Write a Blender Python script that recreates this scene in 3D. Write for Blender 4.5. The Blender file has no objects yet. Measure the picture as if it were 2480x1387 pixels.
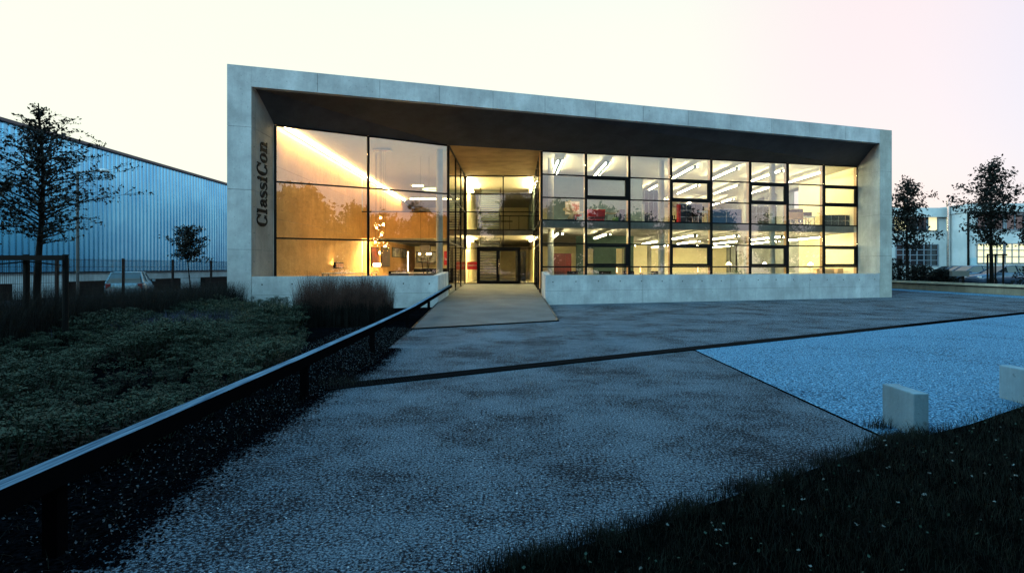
import bpy, math, random
import numpy as np
from mathutils import Vector
R = math.radians
sc = bpy.context.scene
col = sc.collection
# ------------------------------------------------------------------ camera, sky, sun, exposure
F = 1400.0; PX = 1245.0; HZ = 646.0; EYE = 1.7
cam = bpy.data.cameras.new('camera'); cam.sensor_width = 36; cam.lens = 36*F/2480
cam.shift_x = (1240-PX)/2480; cam.shift_y = (HZ-693.5)/2480
cam.clip_start = .05; cam.clip_end = 2000
co = bpy.data.objects.new('camera', cam); col.objects.link(co)
co.location = (0, 0, EYE); co.rotation_euler = (R(90), 0, 0); sc.camera = co

W = bpy.data.worlds.new('World'); sc.world = W; W.use_nodes = True
nt = W.node_tree; nt.nodes.clear()
def wn(t, **k):
    n = nt.nodes.new(t)
    for a, b in k.items(): setattr(n, a, b)
    return n
def L(a, b): nt.links.new(a, b)
def ss(val, a, b):          # smooth 0..1 map
    m = wn('ShaderNodeMapRange', interpolation_type='SMOOTHSTEP')
    L(val, m.inputs[0]); m.inputs[1].default_value = a; m.inputs[2].default_value = b
    return m.outputs[0]
def mixc(f, a, b):
    m = wn('ShaderNodeMix', data_type='RGBA')
    if isinstance(f, float): m.inputs[0].default_value = f
    else: L(f, m.inputs[0])
    for s, v in ((6, a), (7, b)):
        if isinstance(v, tuple): m.inputs[s].default_value = (*v, 1)
        else: L(v, m.inputs[s])
    return m.outputs[2]
tc = wn('ShaderNodeTexCoord'); sp = wn('ShaderNodeSeparateXYZ'); L(tc.outputs['Generated'], sp.inputs[0])
DX, DY, DZ = sp.outputs
ahead = mixc(ss(DX, .12, .52), (.93, .965, .80), (.91, .76, .78))          # evening glow, cream to pink
ahead = mixc(ss(DX, .50, .80), ahead, (.64, .66, .86))
ahead = mixc(ss(DZ, .36, .75), ahead, (.40, .78, 1.0))
behind = mixc(ss(DZ, .07, .30), (1.25, 1.05, 1.15), (.85, 1.75, 2.05))
full = mixc(ss(DY, -.25, .30), behind, ahead)
full = mixc(ss(DZ, .55, .95), full, (.28, 1.0, 1.65))
sky = wn('ShaderNodeTexSky', sky_type='NISHITA'); sky.sun_disc = False
sky.sun_elevation = R(2); sky.sun_rotation = R(-115)
scl = wn('ShaderNodeVectorMath', operation='SCALE'); L(sky.outputs[0], scl.inputs[0]); scl.inputs['Scale'].default_value = .10
add = wn('ShaderNodeVectorMath', operation='ADD'); L(full, add.inputs[0]); L(scl.outputs[0], add.inputs[1])
bg = wn('ShaderNodeBackground'); bg.inputs[1].default_value = 1.0
L(add.outputs[0], bg.inputs[0])
wo = wn('ShaderNodeOutputWorld'); L(bg.outputs[0], wo.inputs[0])

sd = bpy.data.lights.new('sun', 'SUN'); sd.energy = 2.5; sd.angle = R(30); sd.color = (.50, .84, 1)
so = bpy.data.objects.new('sun', sd); col.objects.link(so)
so.rotation_euler = Vector((1.0, .65, -.62)).to_track_quat('-Z', 'Y').to_euler()
sc.view_settings.view_transform = 'Standard'; sc.view_settings.look = 'None'
sc.view_settings.exposure = 0.0; sc.view_settings.gamma = 1
sc.cycles.use_denoising = True; sc.cycles.max_bounces = 8; sc.cycles.transparent_max_bounces = 24
sc.cycles.sample_clamp_indirect = 25; sc.cycles.caustics_reflective = False; sc.cycles.caustics_refractive = False

# ------------------------------------------------------------------ materials
class Mat:
    def __init__(s, name):
        s.m = bpy.data.materials.new(name); s.m.use_nodes = True; s.t = s.m.node_tree
        s.b = s.t.nodes['Principled BSDF']
        s.tc = None
    def n(s, t, **k):
        x = s.t.nodes.new(t)
        for a, b in k.items(): setattr(x, a, b)
        return x
    def l(s, a, b): s.t.links.new(a, b)
    def vec(s, scale=(1, 1, 1)):
        if s.tc is None: s.tc = s.n('ShaderNodeTexCoord')
        mp = s.n('ShaderNodeMapping'); s.l(s.tc.outputs['Object'], mp.inputs[0]); mp.inputs['Scale'].default_value = scale
        return mp.outputs[0]
    def noise(s, sc_, det=3, rough=.6, scale=(1, 1, 1), lo=.3, hi=.7):
        x = s.n('ShaderNodeTexNoise'); x.inputs['Scale'].default_value = sc_; x.inputs['Detail'].default_value = det
        x.inputs['Roughness'].default_value = rough; s.l(s.vec(scale), x.inputs['Vector'])
        m = s.n('ShaderNodeMapRange'); s.l(x.outputs[0], m.inputs[0]); m.inputs[1].default_value = lo; m.inputs[2].default_value = hi
        return m.outputs[0]
    def mix(s, f, a, b, mode='MIX'):
        m = s.n('ShaderNodeMix', data_type='RGBA', blend_type=mode)
        if isinstance(f, (int, float)): m.inputs[0].default_value = f
        else: s.l(f, m.inputs[0])
        for k, v in ((6, a), (7, b)):
            if isinstance(v, tuple): m.inputs[k].default_value = (*v, 1)
            else: s.l(v, m.inputs[k])
        return m.outputs[2]
    def color(s, c):
        if isinstance(c, tuple): s.b.inputs['Base Color'].default_value = (*c, 1)
        else: s.l(c, s.b.inputs['Base Color'])
    def bump(s, h, strength=.4, dist=.02):
        b = s.n('ShaderNodeBump'); b.inputs['Strength'].default_value = strength; b.inputs['Distance'].default_value = dist
        s.l(h, b.inputs['Height']); s.l(b.outputs[0], s.b.inputs['Normal'])
def simple(name, c, rough=.6, metal=0, spec=.5, var=.15, vs=6.0, emit=None, es=0):
    m = Mat(name)
    f = m.noise(vs, 3)
    d = tuple(max(0, x*(1-var)) for x in c)
    m.color(m.mix(f, d, tuple(x*(1+var*.5) for x in c)))
    m.b.inputs['Roughness'].default_value = rough; m.b.inputs['Metallic'].default_value = metal
    m.b.inputs['Specular IOR Level'].default_value = spec
    if emit: m.b.inputs['Emission Color'].default_value = (*emit, 1); m.b.inputs['Emission Strength'].default_value = es
    return m.m
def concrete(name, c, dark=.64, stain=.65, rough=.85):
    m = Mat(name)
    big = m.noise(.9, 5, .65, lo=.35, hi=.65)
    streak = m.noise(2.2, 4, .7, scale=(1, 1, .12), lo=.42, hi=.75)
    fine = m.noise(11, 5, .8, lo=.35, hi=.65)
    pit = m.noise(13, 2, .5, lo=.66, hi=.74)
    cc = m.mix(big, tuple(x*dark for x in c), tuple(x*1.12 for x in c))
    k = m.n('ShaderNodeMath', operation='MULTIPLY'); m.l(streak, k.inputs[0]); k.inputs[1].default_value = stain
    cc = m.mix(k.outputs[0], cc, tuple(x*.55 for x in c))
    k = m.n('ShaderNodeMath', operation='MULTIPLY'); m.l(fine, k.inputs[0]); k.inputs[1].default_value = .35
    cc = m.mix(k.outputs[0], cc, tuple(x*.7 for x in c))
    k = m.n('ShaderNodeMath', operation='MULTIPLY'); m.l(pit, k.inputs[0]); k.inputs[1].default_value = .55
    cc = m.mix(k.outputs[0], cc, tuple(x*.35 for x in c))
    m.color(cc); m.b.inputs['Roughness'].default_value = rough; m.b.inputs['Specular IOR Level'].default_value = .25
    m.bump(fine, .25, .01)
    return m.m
CON = concrete('board_marked_concrete', (.40, .435, .455))
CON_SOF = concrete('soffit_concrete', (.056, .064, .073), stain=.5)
CON_REV = concrete('reveal_concrete', (.19, .185, .175), stain=.7)
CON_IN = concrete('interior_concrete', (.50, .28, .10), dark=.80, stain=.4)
CON_DK = concrete('slab_concrete', (.22, .21, .19))
RAMP = concrete('ramp_concrete', (.065, .078, .09), dark=.6, stain=.2)
BOL = concrete('bollard_concrete', (.15, .25, .31), stain=.9)
RAILSIDE = simple('black_steel_and_rail_shade', (.002, .002, .0025), 1, spec=0)  # plain black on steel parts; on the rail sides it paints in shade
GROOVE = simple('joint_shadow_gap', (.02, .022, .025), .9)
BLACK = simple('black_steel', (.003, .003, .0035), .5, spec=.08)
BLACKM = simple('black_matt', (.004, .004, .0045), .8, spec=.08)
WHITE = simple('white_paint', (.62, .56, .42), .6)
CEIL = simple('ceiling_plaster', (.42, .38, .30), .8)
CREAM = simple('cream_wall', (.82, .72, .45), .8, vs=1.5, var=.06)
BLUEW = simple('slate_blue_wall', (.13, .19, .21), .8)
GREENW = simple('sage_green_wall', (.05, .095, .078), .8)
FLOOR = simple('polished_floor', (.22, .20, .15), .18)
WOODF = simple('oak_fin', (.50, .26, .10), .5)
WOODL = simple('light_oak', (.55, .34, .14), .5)
REDW = simple('red_lacquer', (.50, .004, .004), .3)
REDS = simple('red_banner', (.55, .012, .02), .6)
REDC = simple('red_cabinet', (.055, .010, .006), .4)
CHROME = simple('chrome', (.7, .7, .68), .2, 1)
DKBLUE = simple('dark_blue_panel', (.01, .018, .035), .35)
LTBLUE = simple('pale_blue_glass', (.25, .42, .48), .3)
OLIVE = simple('olive_leather', (.035, .04, .018), .45)
GREENC = simple('green_fabric', (.12, .22, .05), .8)
SKIN = simple('beige_shell', (.50, .42, .25), .5)
LETTER = simple('white_lettering', (.8, .78, .72), .6)
def emis(name, c, s):
    m = Mat(name); m.color(tuple(min(1, x) for x in c)); m.b.inputs['Emission Color'].default_value = (*c, 1)
    m.b.inputs['Emission Strength'].default_value = s
    return m.m
TUBE = emis('lit_tube', (1, .88, .50), 150)
TUBELO = emis('lit_tube_warm', (1, .74, .34), 42)
COVE = emis('lit_cove', (1, .70, .30), 180)
COVE2 = emis('lit_foyer_strip', (1, .80, .38), 280)
COVE3 = emis('lit_added_gallery_strip', (1, .76, .32), 60)  # for the ceiling strips added to brighten the gallery
COVE4 = emis('lit_under_gallery_strip', (1, .76, .36), 1000)
BULB = emis('lit_bulb', (1, .58, .22), 800)
SHADE = emis('lit_shade', (1, .72, .34), 26)
GLOWR = emis('lit_candle', (1, .50, .22), 9)
RING = emis('lit_ring', (.80, .95, .45), 3)
def glassmat(name, base=.066, gain=.95, tint=(.97, .98, .97), rough=0.0):
    m = Mat(name); t = m.t; t.nodes.remove(m.b)
    lw = m.n('ShaderNodeLayerWeight'); pw = m.n('ShaderNodeMath', operation='POWER'); m.l(lw.outputs['Facing'], pw.inputs[0]); pw.inputs[1].default_value = 4.5
    mp = m.n('ShaderNodeMath', operation='MULTIPLY_ADD'); m.l(pw.outputs[0], mp.inputs[0])
    mp.inputs[1].default_value = gain; mp.inputs[2].default_value = base+.035; mp.use_clamp = True
    tr = m.n('ShaderNodeBsdfTransparent'); tr.inputs[0].default_value = (*tint, 1)
    gl = m.n('ShaderNodeBsdfGlossy'); gl.inputs['Roughness'].default_value = rough
    mx = m.n('ShaderNodeMixShader'); m.l(mp.outputs[0], mx.inputs[0]); m.l(tr.outputs[0], mx.inputs[1]); m.l(gl.outputs[0], mx.inputs[2])
    m.l(mx.outputs[0], t.nodes['Material Output'].inputs[0])
    return m.m
GLASS = glassmat('window_glass')
GLOBE = glassmat('clear_globe_glass', .10, 1.0, (1, .92, .75))
CARGL = simple('car_window_glass', (.01, .015, .02), .06, spec=.9)

# ------------------------------------------------------------------ geometry helpers
class MB:
    def __init__(s): s.v = []; s.f = []; s.mi = []
    def add(s, vs, fs, mi=0):
        o = len(s.v); s.v += [tuple(v) for v in vs]
        for f in fs: s.f.append(tuple(i+o for i in f)); s.mi.append(mi)
        return s
    def box(s, x0, x1, y0, y1, z0, z1, mi=0):
        return s.add([(x0,y0,z0),(x1,y0,z0),(x1,y1,z0),(x0,y1,z0),(x0,y0,z1),(x1,y0,z1),(x1,y1,z1),(x0,y1,z1)],
              [(0,3,2,1),(4,5,6,7),(0,1,5,4),(1,2,6,5),(2,3,7,6),(3,0,4,7)], mi)
    def prism(s, poly, z0, z1, mi=0):        # z0 / z1 numbers or lists
        n = len(poly)
        a = z0 if isinstance(z0, (list, tuple)) else [z0]*n
        b = z1 if isinstance(z1, (list, tuple)) else [z1]*n
        vs = [(p[0], p[1], a[i]) for i, p in enumerate(poly)] + [(p[0], p[1], b[i]) for i, p in enumerate(poly)]
        fs = [tuple(range(n-1, -1, -1)), tuple(range(n, 2*n))] + [(i, (i+1) % n, n+(i+1) % n, n+i) for i in range(n)]
        return s.add(vs, fs, mi)
    def cyl(s, p0, p1, r0, r1=None, n=10, mi=0, cap=True):
        r1 = r0 if r1 is None else r1
        p0 = Vector(p0); p1 = Vector(p1); d = (p1-p0)
        if d.length < 1e-6: return s
        d.normalize(); u = d.orthogonal().normalized(); w = d.cross(u)
        vs = []
        for p, r in ((p0, r0), (p1, r1)):
            for i in range(n):
                a = 2*math.pi*i/n; vs.append(p+u*(r*math.cos(a))+w*(r*math.sin(a)))
        fs = [(i, (i+1) % n, n+(i+1) % n, n+i) for i in range(n)]
        if cap: fs += [tuple(range(n-1, -1, -1)), tuple(range(n, 2*n))]
        return s.add(vs, fs, mi)
    def lathe(s, prof, c=(0, 0, 0), n=20, mi=0):
        vs = []; fs = []
        for r, z in prof:
            for i in range(n):
                a = 2*math.pi*i/n; vs.append((c[0]+r*math.cos(a), c[1]+r*math.sin(a), c[2]+z))
        for k in range(len(prof)-1):
            for i in range(n): fs.append((k*n+i, k*n+(i+1) % n, (k+1)*n+(i+1) % n, (k+1)*n+i))
        return s.add(vs, fs, mi)
    def ball(s, c, r, n=14, sq=1, mi=0):
        pr = [(max(1e-4, r*math.sin(math.pi*k/9)), -r*sq*math.cos(math.pi*k/9)) for k in range(10)]
        return s.lathe(pr, c, n, mi)
    def bar(s, p0, p1, w, h, mi=0):           # beam between two points, w across, h vertical (top at point z)
        p0 = Vector(p0); p1 = Vector(p1); d = Vector((p1.x-p0.x, p1.y-p0.y, 0)).normalized(); n = Vector((-d.y, d.x, 0))*(w/2)
        z = Vector((0, 0, h))
        vs = [p0+n-z, p0-n-z, p1-n-z, p1+n-z, p0+n, p0-n, p1-n, p1+n]
        return s.add(vs, [(3,2,1,0),(4,5,6,7),(0,1,5,4),(1,2,6,5),(2,3,7,6),(3,0,4,7)], mi)
    def build(s, name, mat, parent=None, local=False, smooth=False, bevel=0):
        me = bpy.data.meshes.new(name); me.from_pydata(s.v, [], s.f)
        for m in (mat if isinstance(mat, (list, tuple)) else [mat]): me.materials.append(m)
        me.polygons.foreach_set('material_index', s.mi)
        if smooth: me.polygons.foreach_set('use_smooth', [True]*len(s.f))
        me.update()
        o = bpy.data.objects.new(name, me); col.objects.link(o)
        if parent is not None:
            o.parent = parent
            if not local: o.location = -wloc(parent)
        if bevel:
            b = o.modifiers.new('edge', 'BEVEL'); b.width = bevel; b.segments = 2; b.limit_method = 'ANGLE'
        return o
def wloc(o):
    l = Vector((0, 0, 0))
    while o is not None: l += o.location; o = o.parent
    return l
def npmesh(name, V, Fq, mat, mi=None):         # numpy verts (n,3), quads (m,4)
    me = bpy.data.meshes.new(name)
    V = np.asarray(V, np.float32); Fq = np.asarray(Fq, np.int32)
    me.vertices.add(len(V)); me.vertices.foreach_set('co', V.ravel())
    me.loops.add(Fq.size); me.loops.foreach_set('vertex_index', Fq.ravel())
    me.polygons.add(len(Fq)); me.polygons.foreach_set('loop_start', np.arange(0, Fq.size, Fq.shape[1], dtype=np.int32))
    for m in (mat if isinstance(mat, (list, tuple)) else [mat]): me.materials.append(m)
    if mi is not None: me.polygons.foreach_set('material_index', np.asarray(mi, np.int32))
    me.update(calc_edges=True); me.validate()
    o = bpy.data.objects.new(name, me); col.objects.link(o); return o
def tag(o, label=None, cat=None, group=None, kind=None):
    if label: o['label'] = label
    if cat: o['category'] = cat
    if group: o['group'] = group
    if kind: o['kind'] = kind
    return o
def empty(name, loc, label, cat, group=None, rz=0):
    o = bpy.data.objects.new(name, None); col.objects.link(o); o.location = loc; o.rotation_euler = (0, 0, rz)
    return tag(o, label, cat, group)
def copy_tree(o, parent=None):
    c = o.copy(); col.objects.link(c); c.parent = parent
    for ch in list(o.children): copy_tree(ch, c)
    return c
def at(px, py, d): return Vector(((px-PX)/F*d, d, EYE-(py-HZ)/F*d))
def gr(px, py, z=0.0):
    d = (EYE-z)*F/(py-HZ); return ((px-PX)/F*d, d)
def sheet(name, poly, z, mat, label=None, kind='structure'):
    o = MB().add([(p[0], p[1], z) for p in poly], [tuple(range(len(poly)))]).build(name, mat); tag(o, kind=kind)
    if label: o['label'] = label
    return o

# ------------------------------------------------------------------ ground sheets
def gravel(name, a, b, c, patch=(.9, .42, .62), grain=70, bstr=.8, dist=.02, spark=None, pits=None, spec=.1):
    m = Mat(name)
    g1 = m.noise(grain, 2, .6, lo=.40, hi=.60); pt = m.noise(patch[0], 6, .75, lo=patch[1], hi=patch[2])
    cc = m.mix(g1, a, b)
    if pits:
        k = m.n('ShaderNodeMath', operation='MULTIPLY_ADD'); m.l(pt, k.inputs[0]); k.inputs[1].default_value = .30; m.l(m.noise(pits, 4, .75, scale=(1, 1, 1), lo=.25, hi=.75), k.inputs[2])
        q = m.n('ShaderNodeMapRange'); m.l(k.outputs[0], q.inputs[0]); q.inputs[1].default_value = .64; q.inputs[2].default_value = .76
        cc = m.mix(q.outputs[0], cc, c); h = g1
    else:
        k = m.n('ShaderNodeMath', operation='MULTIPLY'); m.l(pt, k.inputs[0]); m.l(m.noise(grain*.45, 3, .7, lo=.35, hi=.55), k.inputs[1])
        cc = m.mix(k.outputs[0], cc, c)
        vo = m.n('ShaderNodeTexVoronoi'); vo.inputs['Scale'].default_value = grain; m.l(m.vec(), vo.inputs[0]); h = vo.outputs[0]
    if spark: cc = m.mix(m.noise(grain*.5, 1, .5, lo=.73, hi=.76), cc, spark)
    m.color(cc); m.b.inputs['Roughness'].default_value = .95; m.b.inputs['Specular IOR Level'].default_value = spec
    m.bump(h, bstr, dist)
    return m.m
ASPH = gravel('bound_gravel', (.014, .026, .042), (.145, .195, .245), (.0025, .005, .009), patch=(.6, .36, .62), grain=60, bstr=.7, dist=.01, pits=38, spark=(.4, .45, .5))
LGRAV = gravel('crushed_stone', (.018, .08, .15), (.18, .42, .64), (.006, .03, .065), patch=(.4, .50, .8), grain=40, bstr=1.0, dist=.03, pits=17, spark=(.55, .65, .7))
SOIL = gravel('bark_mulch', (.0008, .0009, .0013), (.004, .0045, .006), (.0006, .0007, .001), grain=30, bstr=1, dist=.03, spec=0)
FARG = gravel('distant_ground', (.02, .03, .045), (.05, .07, .09), (.015, .02, .03), grain=8)

sheet('ground', [(-400, -60), (400, -60), (400, 500), (-400, 500)], -.03, FARG)
LE = [(-2.75, 15.7), (-2.62, 12.0), gr(880, 890), gr(800, 930), gr(720, 975), gr(600, 1048), gr(470, 1128), gr(340, 1215), gr(160, 1387), (-1.6, -8)]
def rough(pts, amp, step, seed):
    rd = random.Random(seed); out = []
    for a, b in zip(pts[:-1], pts[1:]):
        L_ = math.dist(a, b); n = max(1, int(L_/step))
        for i in range(n):
            t = i/n; out.append((a[0]+(b[0]-a[0])*t+rd.gauss(0, amp), a[1]+(b[1]-a[1])*t+rd.gauss(0, amp)))
    return out+[pts[-1]]
LE = [LE[0]]+rough(LE[1:9], .022, .06, 3)+LE[9:]
sheet('path', [(-3.05, 24.3), (-2.75, 15.7)] + LE[1:] + [(60, -8), (60, 60), (27.5, 60), (27.5, 40), (21.2, 33), (1.35, 25.9), (-3.05, 24.3)][:-1], 0.0, ASPH)
def drain_y(x): return 8.12+(x+2.6)*.612
sheet('gravel', [(3.68, 2.0), (40, 2.0), (40, drain_y(40)), (3.68, drain_y(3.68)-.06)], .005, LGRAV, kind='structure')
sheet('gravel_strip', [(27.6, 20), (29.6, 20), (29.6, 62), (27.6, 62)], .006, LGRAV)
bedpoly = [(-3.2, 24.4), (-2.8, 15.7)] + [(x-.0, y) for x, y in LE[1:]] + [(-11.6, -8), (-11.6, 22)]
sheet('planting_bed', bedpoly, .012, SOIL)
sheet('road', [(-11.9, -10), (-11.9, 90), (-25.9, 90), (-25.9, -10)], -.008, gravel('road_asphalt', (.03, .04, .06), (.07, .09, .12), (.02, .03, .04), grain=30))

# ramp slab to the entrance
m = MB()
rp = [(-2.75, 15.7), (1.36, 18.1), (1.34, 25.8), (1.28, 37.6), (-3.17, 37.6), (-3.17, 24.2)]
rz = [.035, .035, .28, .60, .60, .22]
m.prism(rp, -.25, rz)
o = m.build('ramp', RAMP); tag(o, kind='structure')
m = MB(); m.bar((1.375, 18.1, .05), (1.36, 25.8, .295), .03, .1); m.bar((-2.78, 15.7, .045), (-3.17, 24.1, .24), .03, .1)
m.bar((-2.8, 15.66, .04), (1.40, 18.06, .04), .035, .06)
o = m.build('ramp_edging', BLACK); tag(o, 'thin black steel edging around the concrete entrance ramp', 'edging')

m = MB(); m.bar((3.67, 5.55, .014), (3.67, drain_y(3.67)-.1, .014), .016, .02); tag(m.build('edging_strip', RAILSIDE), 'thin dark edging strip between the path and the pale gravel', 'edging')
# drainage channel
dr = empty('drain_channel', (-2.6, 8.12, 0), 'long slotted black steel drain channel crossing the forecourt', 'drain')
m = MB()
A = Vector((-2.65, drain_y(-2.65), .012)); B = Vector((30, drain_y(30), .012))
m.bar(A, B, .32, .02); m.build('channel', RAILSIDE, dr)
m = MB(); d = (B-A).normalized(); n = Vector((-d.y, d.x, 0))
for sgn in (-1, 1): m.bar(A+n*sgn*.15+Vector((0, 0, .01)), B+n*sgn*.15+Vector((0, 0, .01)), .012, .02)
k = 0.0
while k < 16:
    p = A+d*k+Vector((0, 0, .009)); m.bar(p-n*.14-d*.03, p+n*.14+d*.03, .010, .008); k += .04
m.build('grate', simple('grate_steel', (.010, .010, .011), 1, spec=0), dr)

# ------------------------------------------------------------------ showroom building
K = 10.6/31.92
def fy(x): return 21.73+(x+10.79)*K
bd = empty('showroom_building', (5, 27, 0), 'long concrete framed showroom with lit glass front and entrance recess', 'building')
ZT, ZL, ZG, ZF, ZS = 9.32, 8.55, 7.6, .6, 4.1
P1, P2, Q1, Q2 = (-10.0, 24.08), (-3.18, 28.19), (1.37, 29.5), (20.36, 34.13)
YB = 58.0
def holes(m, pts, r=.03):
    nx, ny = .3152, -.949
    for x, z in pts:
        c = Vector((x, fy(x), z))+Vector((nx, ny, 0))*.003; u = Vector((.949, .3152, 0))
        vs = [c+u*(r*math.cos(a))+Vector((0, 0, r*math.sin(a))) for a in [2*math.pi*i/8 for i in range(8)]]
        m.add(vs, [tuple(range(8))], 1)
# left side wall with the front column face, poured in lifts
m = MB(); xa, xb = -10.79, -10.0
for z0, z1 in ((-.4, 2.35), (2.36, 4.62), (4.635, 7.0), (7.01, ZT)):
    m.prism([(xa, fy(xa)), (xb, fy(xb)), (xb, YB), (xa, YB)], z0, z1)
m.prism([(xa+.02, fy(xa)+.02), (xb-.02, fy(xb)+.02), (xb-.02, YB), (xa+.02, YB)], -.4, ZT-.01, 1)
m.build('side_wall', [CON, GROOVE], bd)
m = MB()
yy = fy(xb)+.012
for z0, z1 in ((.9, 2.35), (2.36, 4.62), (4.635, 7.0), (7.01, 8.5)):
    m.box(xb, xb+.012, yy, 22.34, z0, z1); m.box(xb, xb+.012, 22.352, 24.0, z0, z1)
for z in (1.9, 3.0, 4.0, 5.2, 6.3, 7.4):
    for y in (22.2, 23.55):
        c = Vector((xb+.015, y, z)); m.add([c+Vector((0, .03*math.cos(a), .03*math.sin(a))) for a in [2*math.pi*i/8 for i in range(8)]], [tuple(range(8))], 1)
m.build('reveal_lining', [CON_REV, GROOVE], bd)
# right side wall
m = MB(); xc, xd = 20.28, 21.13
for z0, z1 in ((-.4, 2.3), (2.31, 4.6), (4.61, 7.0), (7.01, ZT)):
    m.prism([(xc, fy(xc)), (xd, fy(xd)), (xd, 41.2), (xc, 41.2)], z0, z1)
m.prism([(xc+.02, fy(xc)+.02), (xd-.02, fy(xd)+.02), (xd-.02, 41.1), (xc+.02, 41.1)], -.4, ZT-.01, 1)
m.box(xc, xd, 41.2, YB, -.4, 4.75); m.box(xc, xd, 41.2, YB, 7.35, ZT)
for y0, y1 in ((43.6, 44.6), (46.2, 46.9), (48.2, 49.0), (50.4, 51.4), (52.6, YB)): m.box(xc, xd, y0, y1, 4.75, 7.35)
m.build('side_wall', [concrete('warm_light_tinted_concrete', (.34, .36, .34), stain=.5), GROOVE], bd)  # warm interior light put into this wall's concrete colour
# front beam in cast segments
seams = [608, 769, 920, 1064, 1194, 1320, 1442, 1558, 1667, 1770, 1868, 1960, 2048, 2134]
def px2x(px):   # pixel on the front plane -> x
    t = (px-PX)/F; return (21.73+10.79*K)*t/(1-K*t)
xs = [px2x(p) for p in seams]; xs[0] = xb; xs[-1] = xc
m = MB()
for a, b in zip(xs[:-1], xs[1:]):
    a += .006; b -= .006; e = random.Random(int(a*100)).uniform(0, .004)
    m.prism([(a, fy(a)-e), (b, fy(b)-e), (b, fy(b)+.3), (a, fy(a)+.3)], ZL, ZT)
m.prism([(xb, fy(xb)+.02), (xc, fy(xc)+.02), (xc, fy(xc)+.29), (xb, fy(xb)+.29)], ZL+.01, ZT-.01, 1)
m.build('roof_beam', [CON, GROOVE], bd)
# roof slab
m = MB(); m.prism([(xb, fy(xb)+.31), (xc, fy(xc)+.31), (xc, YB), (xb, YB)], 8.7, ZT-.02); m.build('roof', CON_DK, bd)
# soffit, sloping down from the beam to the glass line
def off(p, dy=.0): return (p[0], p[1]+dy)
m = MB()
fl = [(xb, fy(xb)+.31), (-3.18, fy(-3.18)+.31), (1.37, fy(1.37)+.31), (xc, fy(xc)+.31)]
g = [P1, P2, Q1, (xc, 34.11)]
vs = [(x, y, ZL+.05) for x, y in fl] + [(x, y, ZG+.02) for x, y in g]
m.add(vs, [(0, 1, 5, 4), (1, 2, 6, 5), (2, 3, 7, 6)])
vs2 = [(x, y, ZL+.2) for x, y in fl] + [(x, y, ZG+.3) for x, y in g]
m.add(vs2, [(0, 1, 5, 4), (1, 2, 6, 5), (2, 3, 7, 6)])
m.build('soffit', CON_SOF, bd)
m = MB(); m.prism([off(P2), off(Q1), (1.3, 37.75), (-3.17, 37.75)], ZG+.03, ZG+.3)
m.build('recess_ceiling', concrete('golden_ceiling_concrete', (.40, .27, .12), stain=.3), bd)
m = MB()
m.prism([off(P1, .05), off(P2, .05), (-3.2, 37.76), (-3.2, YB), (-10, YB)], ZG+.03, ZG+.3)
m.prism([off(Q1, .05), off(Q2, .05), (20.27, YB), (1.4, YB), (1.4, 37.7)], ZG+.03, ZG+.3)
m.box(-3.2, 1.4, 37.78, YB, ZG+.03, ZG+.3)
m.build('ceiling', CEIL, bd)
# floors
m = MB(); m.prism([off(P1, -.1), off(P2, -.1), (-3.17, 37.62), (1.34, 37.62), off(Q1, -.1), (20.27, 34.03), (20.27, YB), (-10, YB)], .2, ZF)
m.build('ground_floor', FLOOR, bd)
m = MB(); m.prism([off(Q1, .35), (20.27, 34.5), (20.27, YB), (1.4, YB)], 3.74, ZS-.0)
m.box(-10, -3.3, 38.15, YB, 3.76, ZS); m.box(-3.3, 1.4, 46, YB, 3.76, ZS); m.box(-3.3, -2.6, 37.95, 46, 3.76, ZS); m.box(-.95, 1.4, 37.95, 46, 3.76, ZS)
m.box(-2.6, -.95, 37.95, 40.2, 3.76, ZS)
m.build('upper_floor', [CON_DK], bd)
# gallery balustrade wall in the showroom
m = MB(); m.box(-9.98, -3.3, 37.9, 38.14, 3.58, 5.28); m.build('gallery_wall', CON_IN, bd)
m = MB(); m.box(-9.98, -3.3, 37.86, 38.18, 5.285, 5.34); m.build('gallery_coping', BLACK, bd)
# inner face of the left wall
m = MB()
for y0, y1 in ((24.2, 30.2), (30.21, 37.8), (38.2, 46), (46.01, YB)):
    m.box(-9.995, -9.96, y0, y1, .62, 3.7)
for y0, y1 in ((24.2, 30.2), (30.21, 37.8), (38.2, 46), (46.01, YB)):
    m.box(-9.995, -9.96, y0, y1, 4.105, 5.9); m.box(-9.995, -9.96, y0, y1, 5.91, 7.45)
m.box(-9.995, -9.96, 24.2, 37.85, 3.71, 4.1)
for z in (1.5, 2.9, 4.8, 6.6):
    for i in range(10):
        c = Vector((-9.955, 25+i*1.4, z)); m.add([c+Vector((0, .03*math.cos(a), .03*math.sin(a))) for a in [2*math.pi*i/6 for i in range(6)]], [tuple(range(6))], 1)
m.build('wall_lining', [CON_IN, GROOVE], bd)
# back wall, partitions
m = MB(); m.box(-10, 20.27, YB, YB+.3, -.3, ZT-.05); m.build('rear_wall', CREAM, bd)
m = MB(); m.box(-6.6, -3.3, 54, 54.2, .6, 3.74); m.build('partition_wall', CREAM, bd)
for nm, mat, bx in (('partition_wall', BLUEW, (2.2, 8.5, 38.2, 38.4, ZS, ZG)),
                    ('partition_wall', BLUEW, (1.45, 1.6, 37.8, YB, ZS, ZG)),
                    ('partition_wall', CREAM, (1.45, 1.6, 37.8, YB, ZF, 3.74)),
                    ('partition_wall', CREAM, (8.5, 20.2, 55, 55.2, ZF, 3.74)),
                    ('partition_wall', CREAM, (-3.5, -3.3, 37.95, YB, ZF, ZG)),):
    MB().box(*bx).build(nm, mat, bd)
m = MB(); m.box(4.1, 4.75, 38.2, 38.4, ZF, 3.74); m.box(5.25, 6.75, 38.2, 38.4, ZF, 3.74); m.box(7.3, 7.9, 38.2, 38.4, ZF, 3.74)
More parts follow.
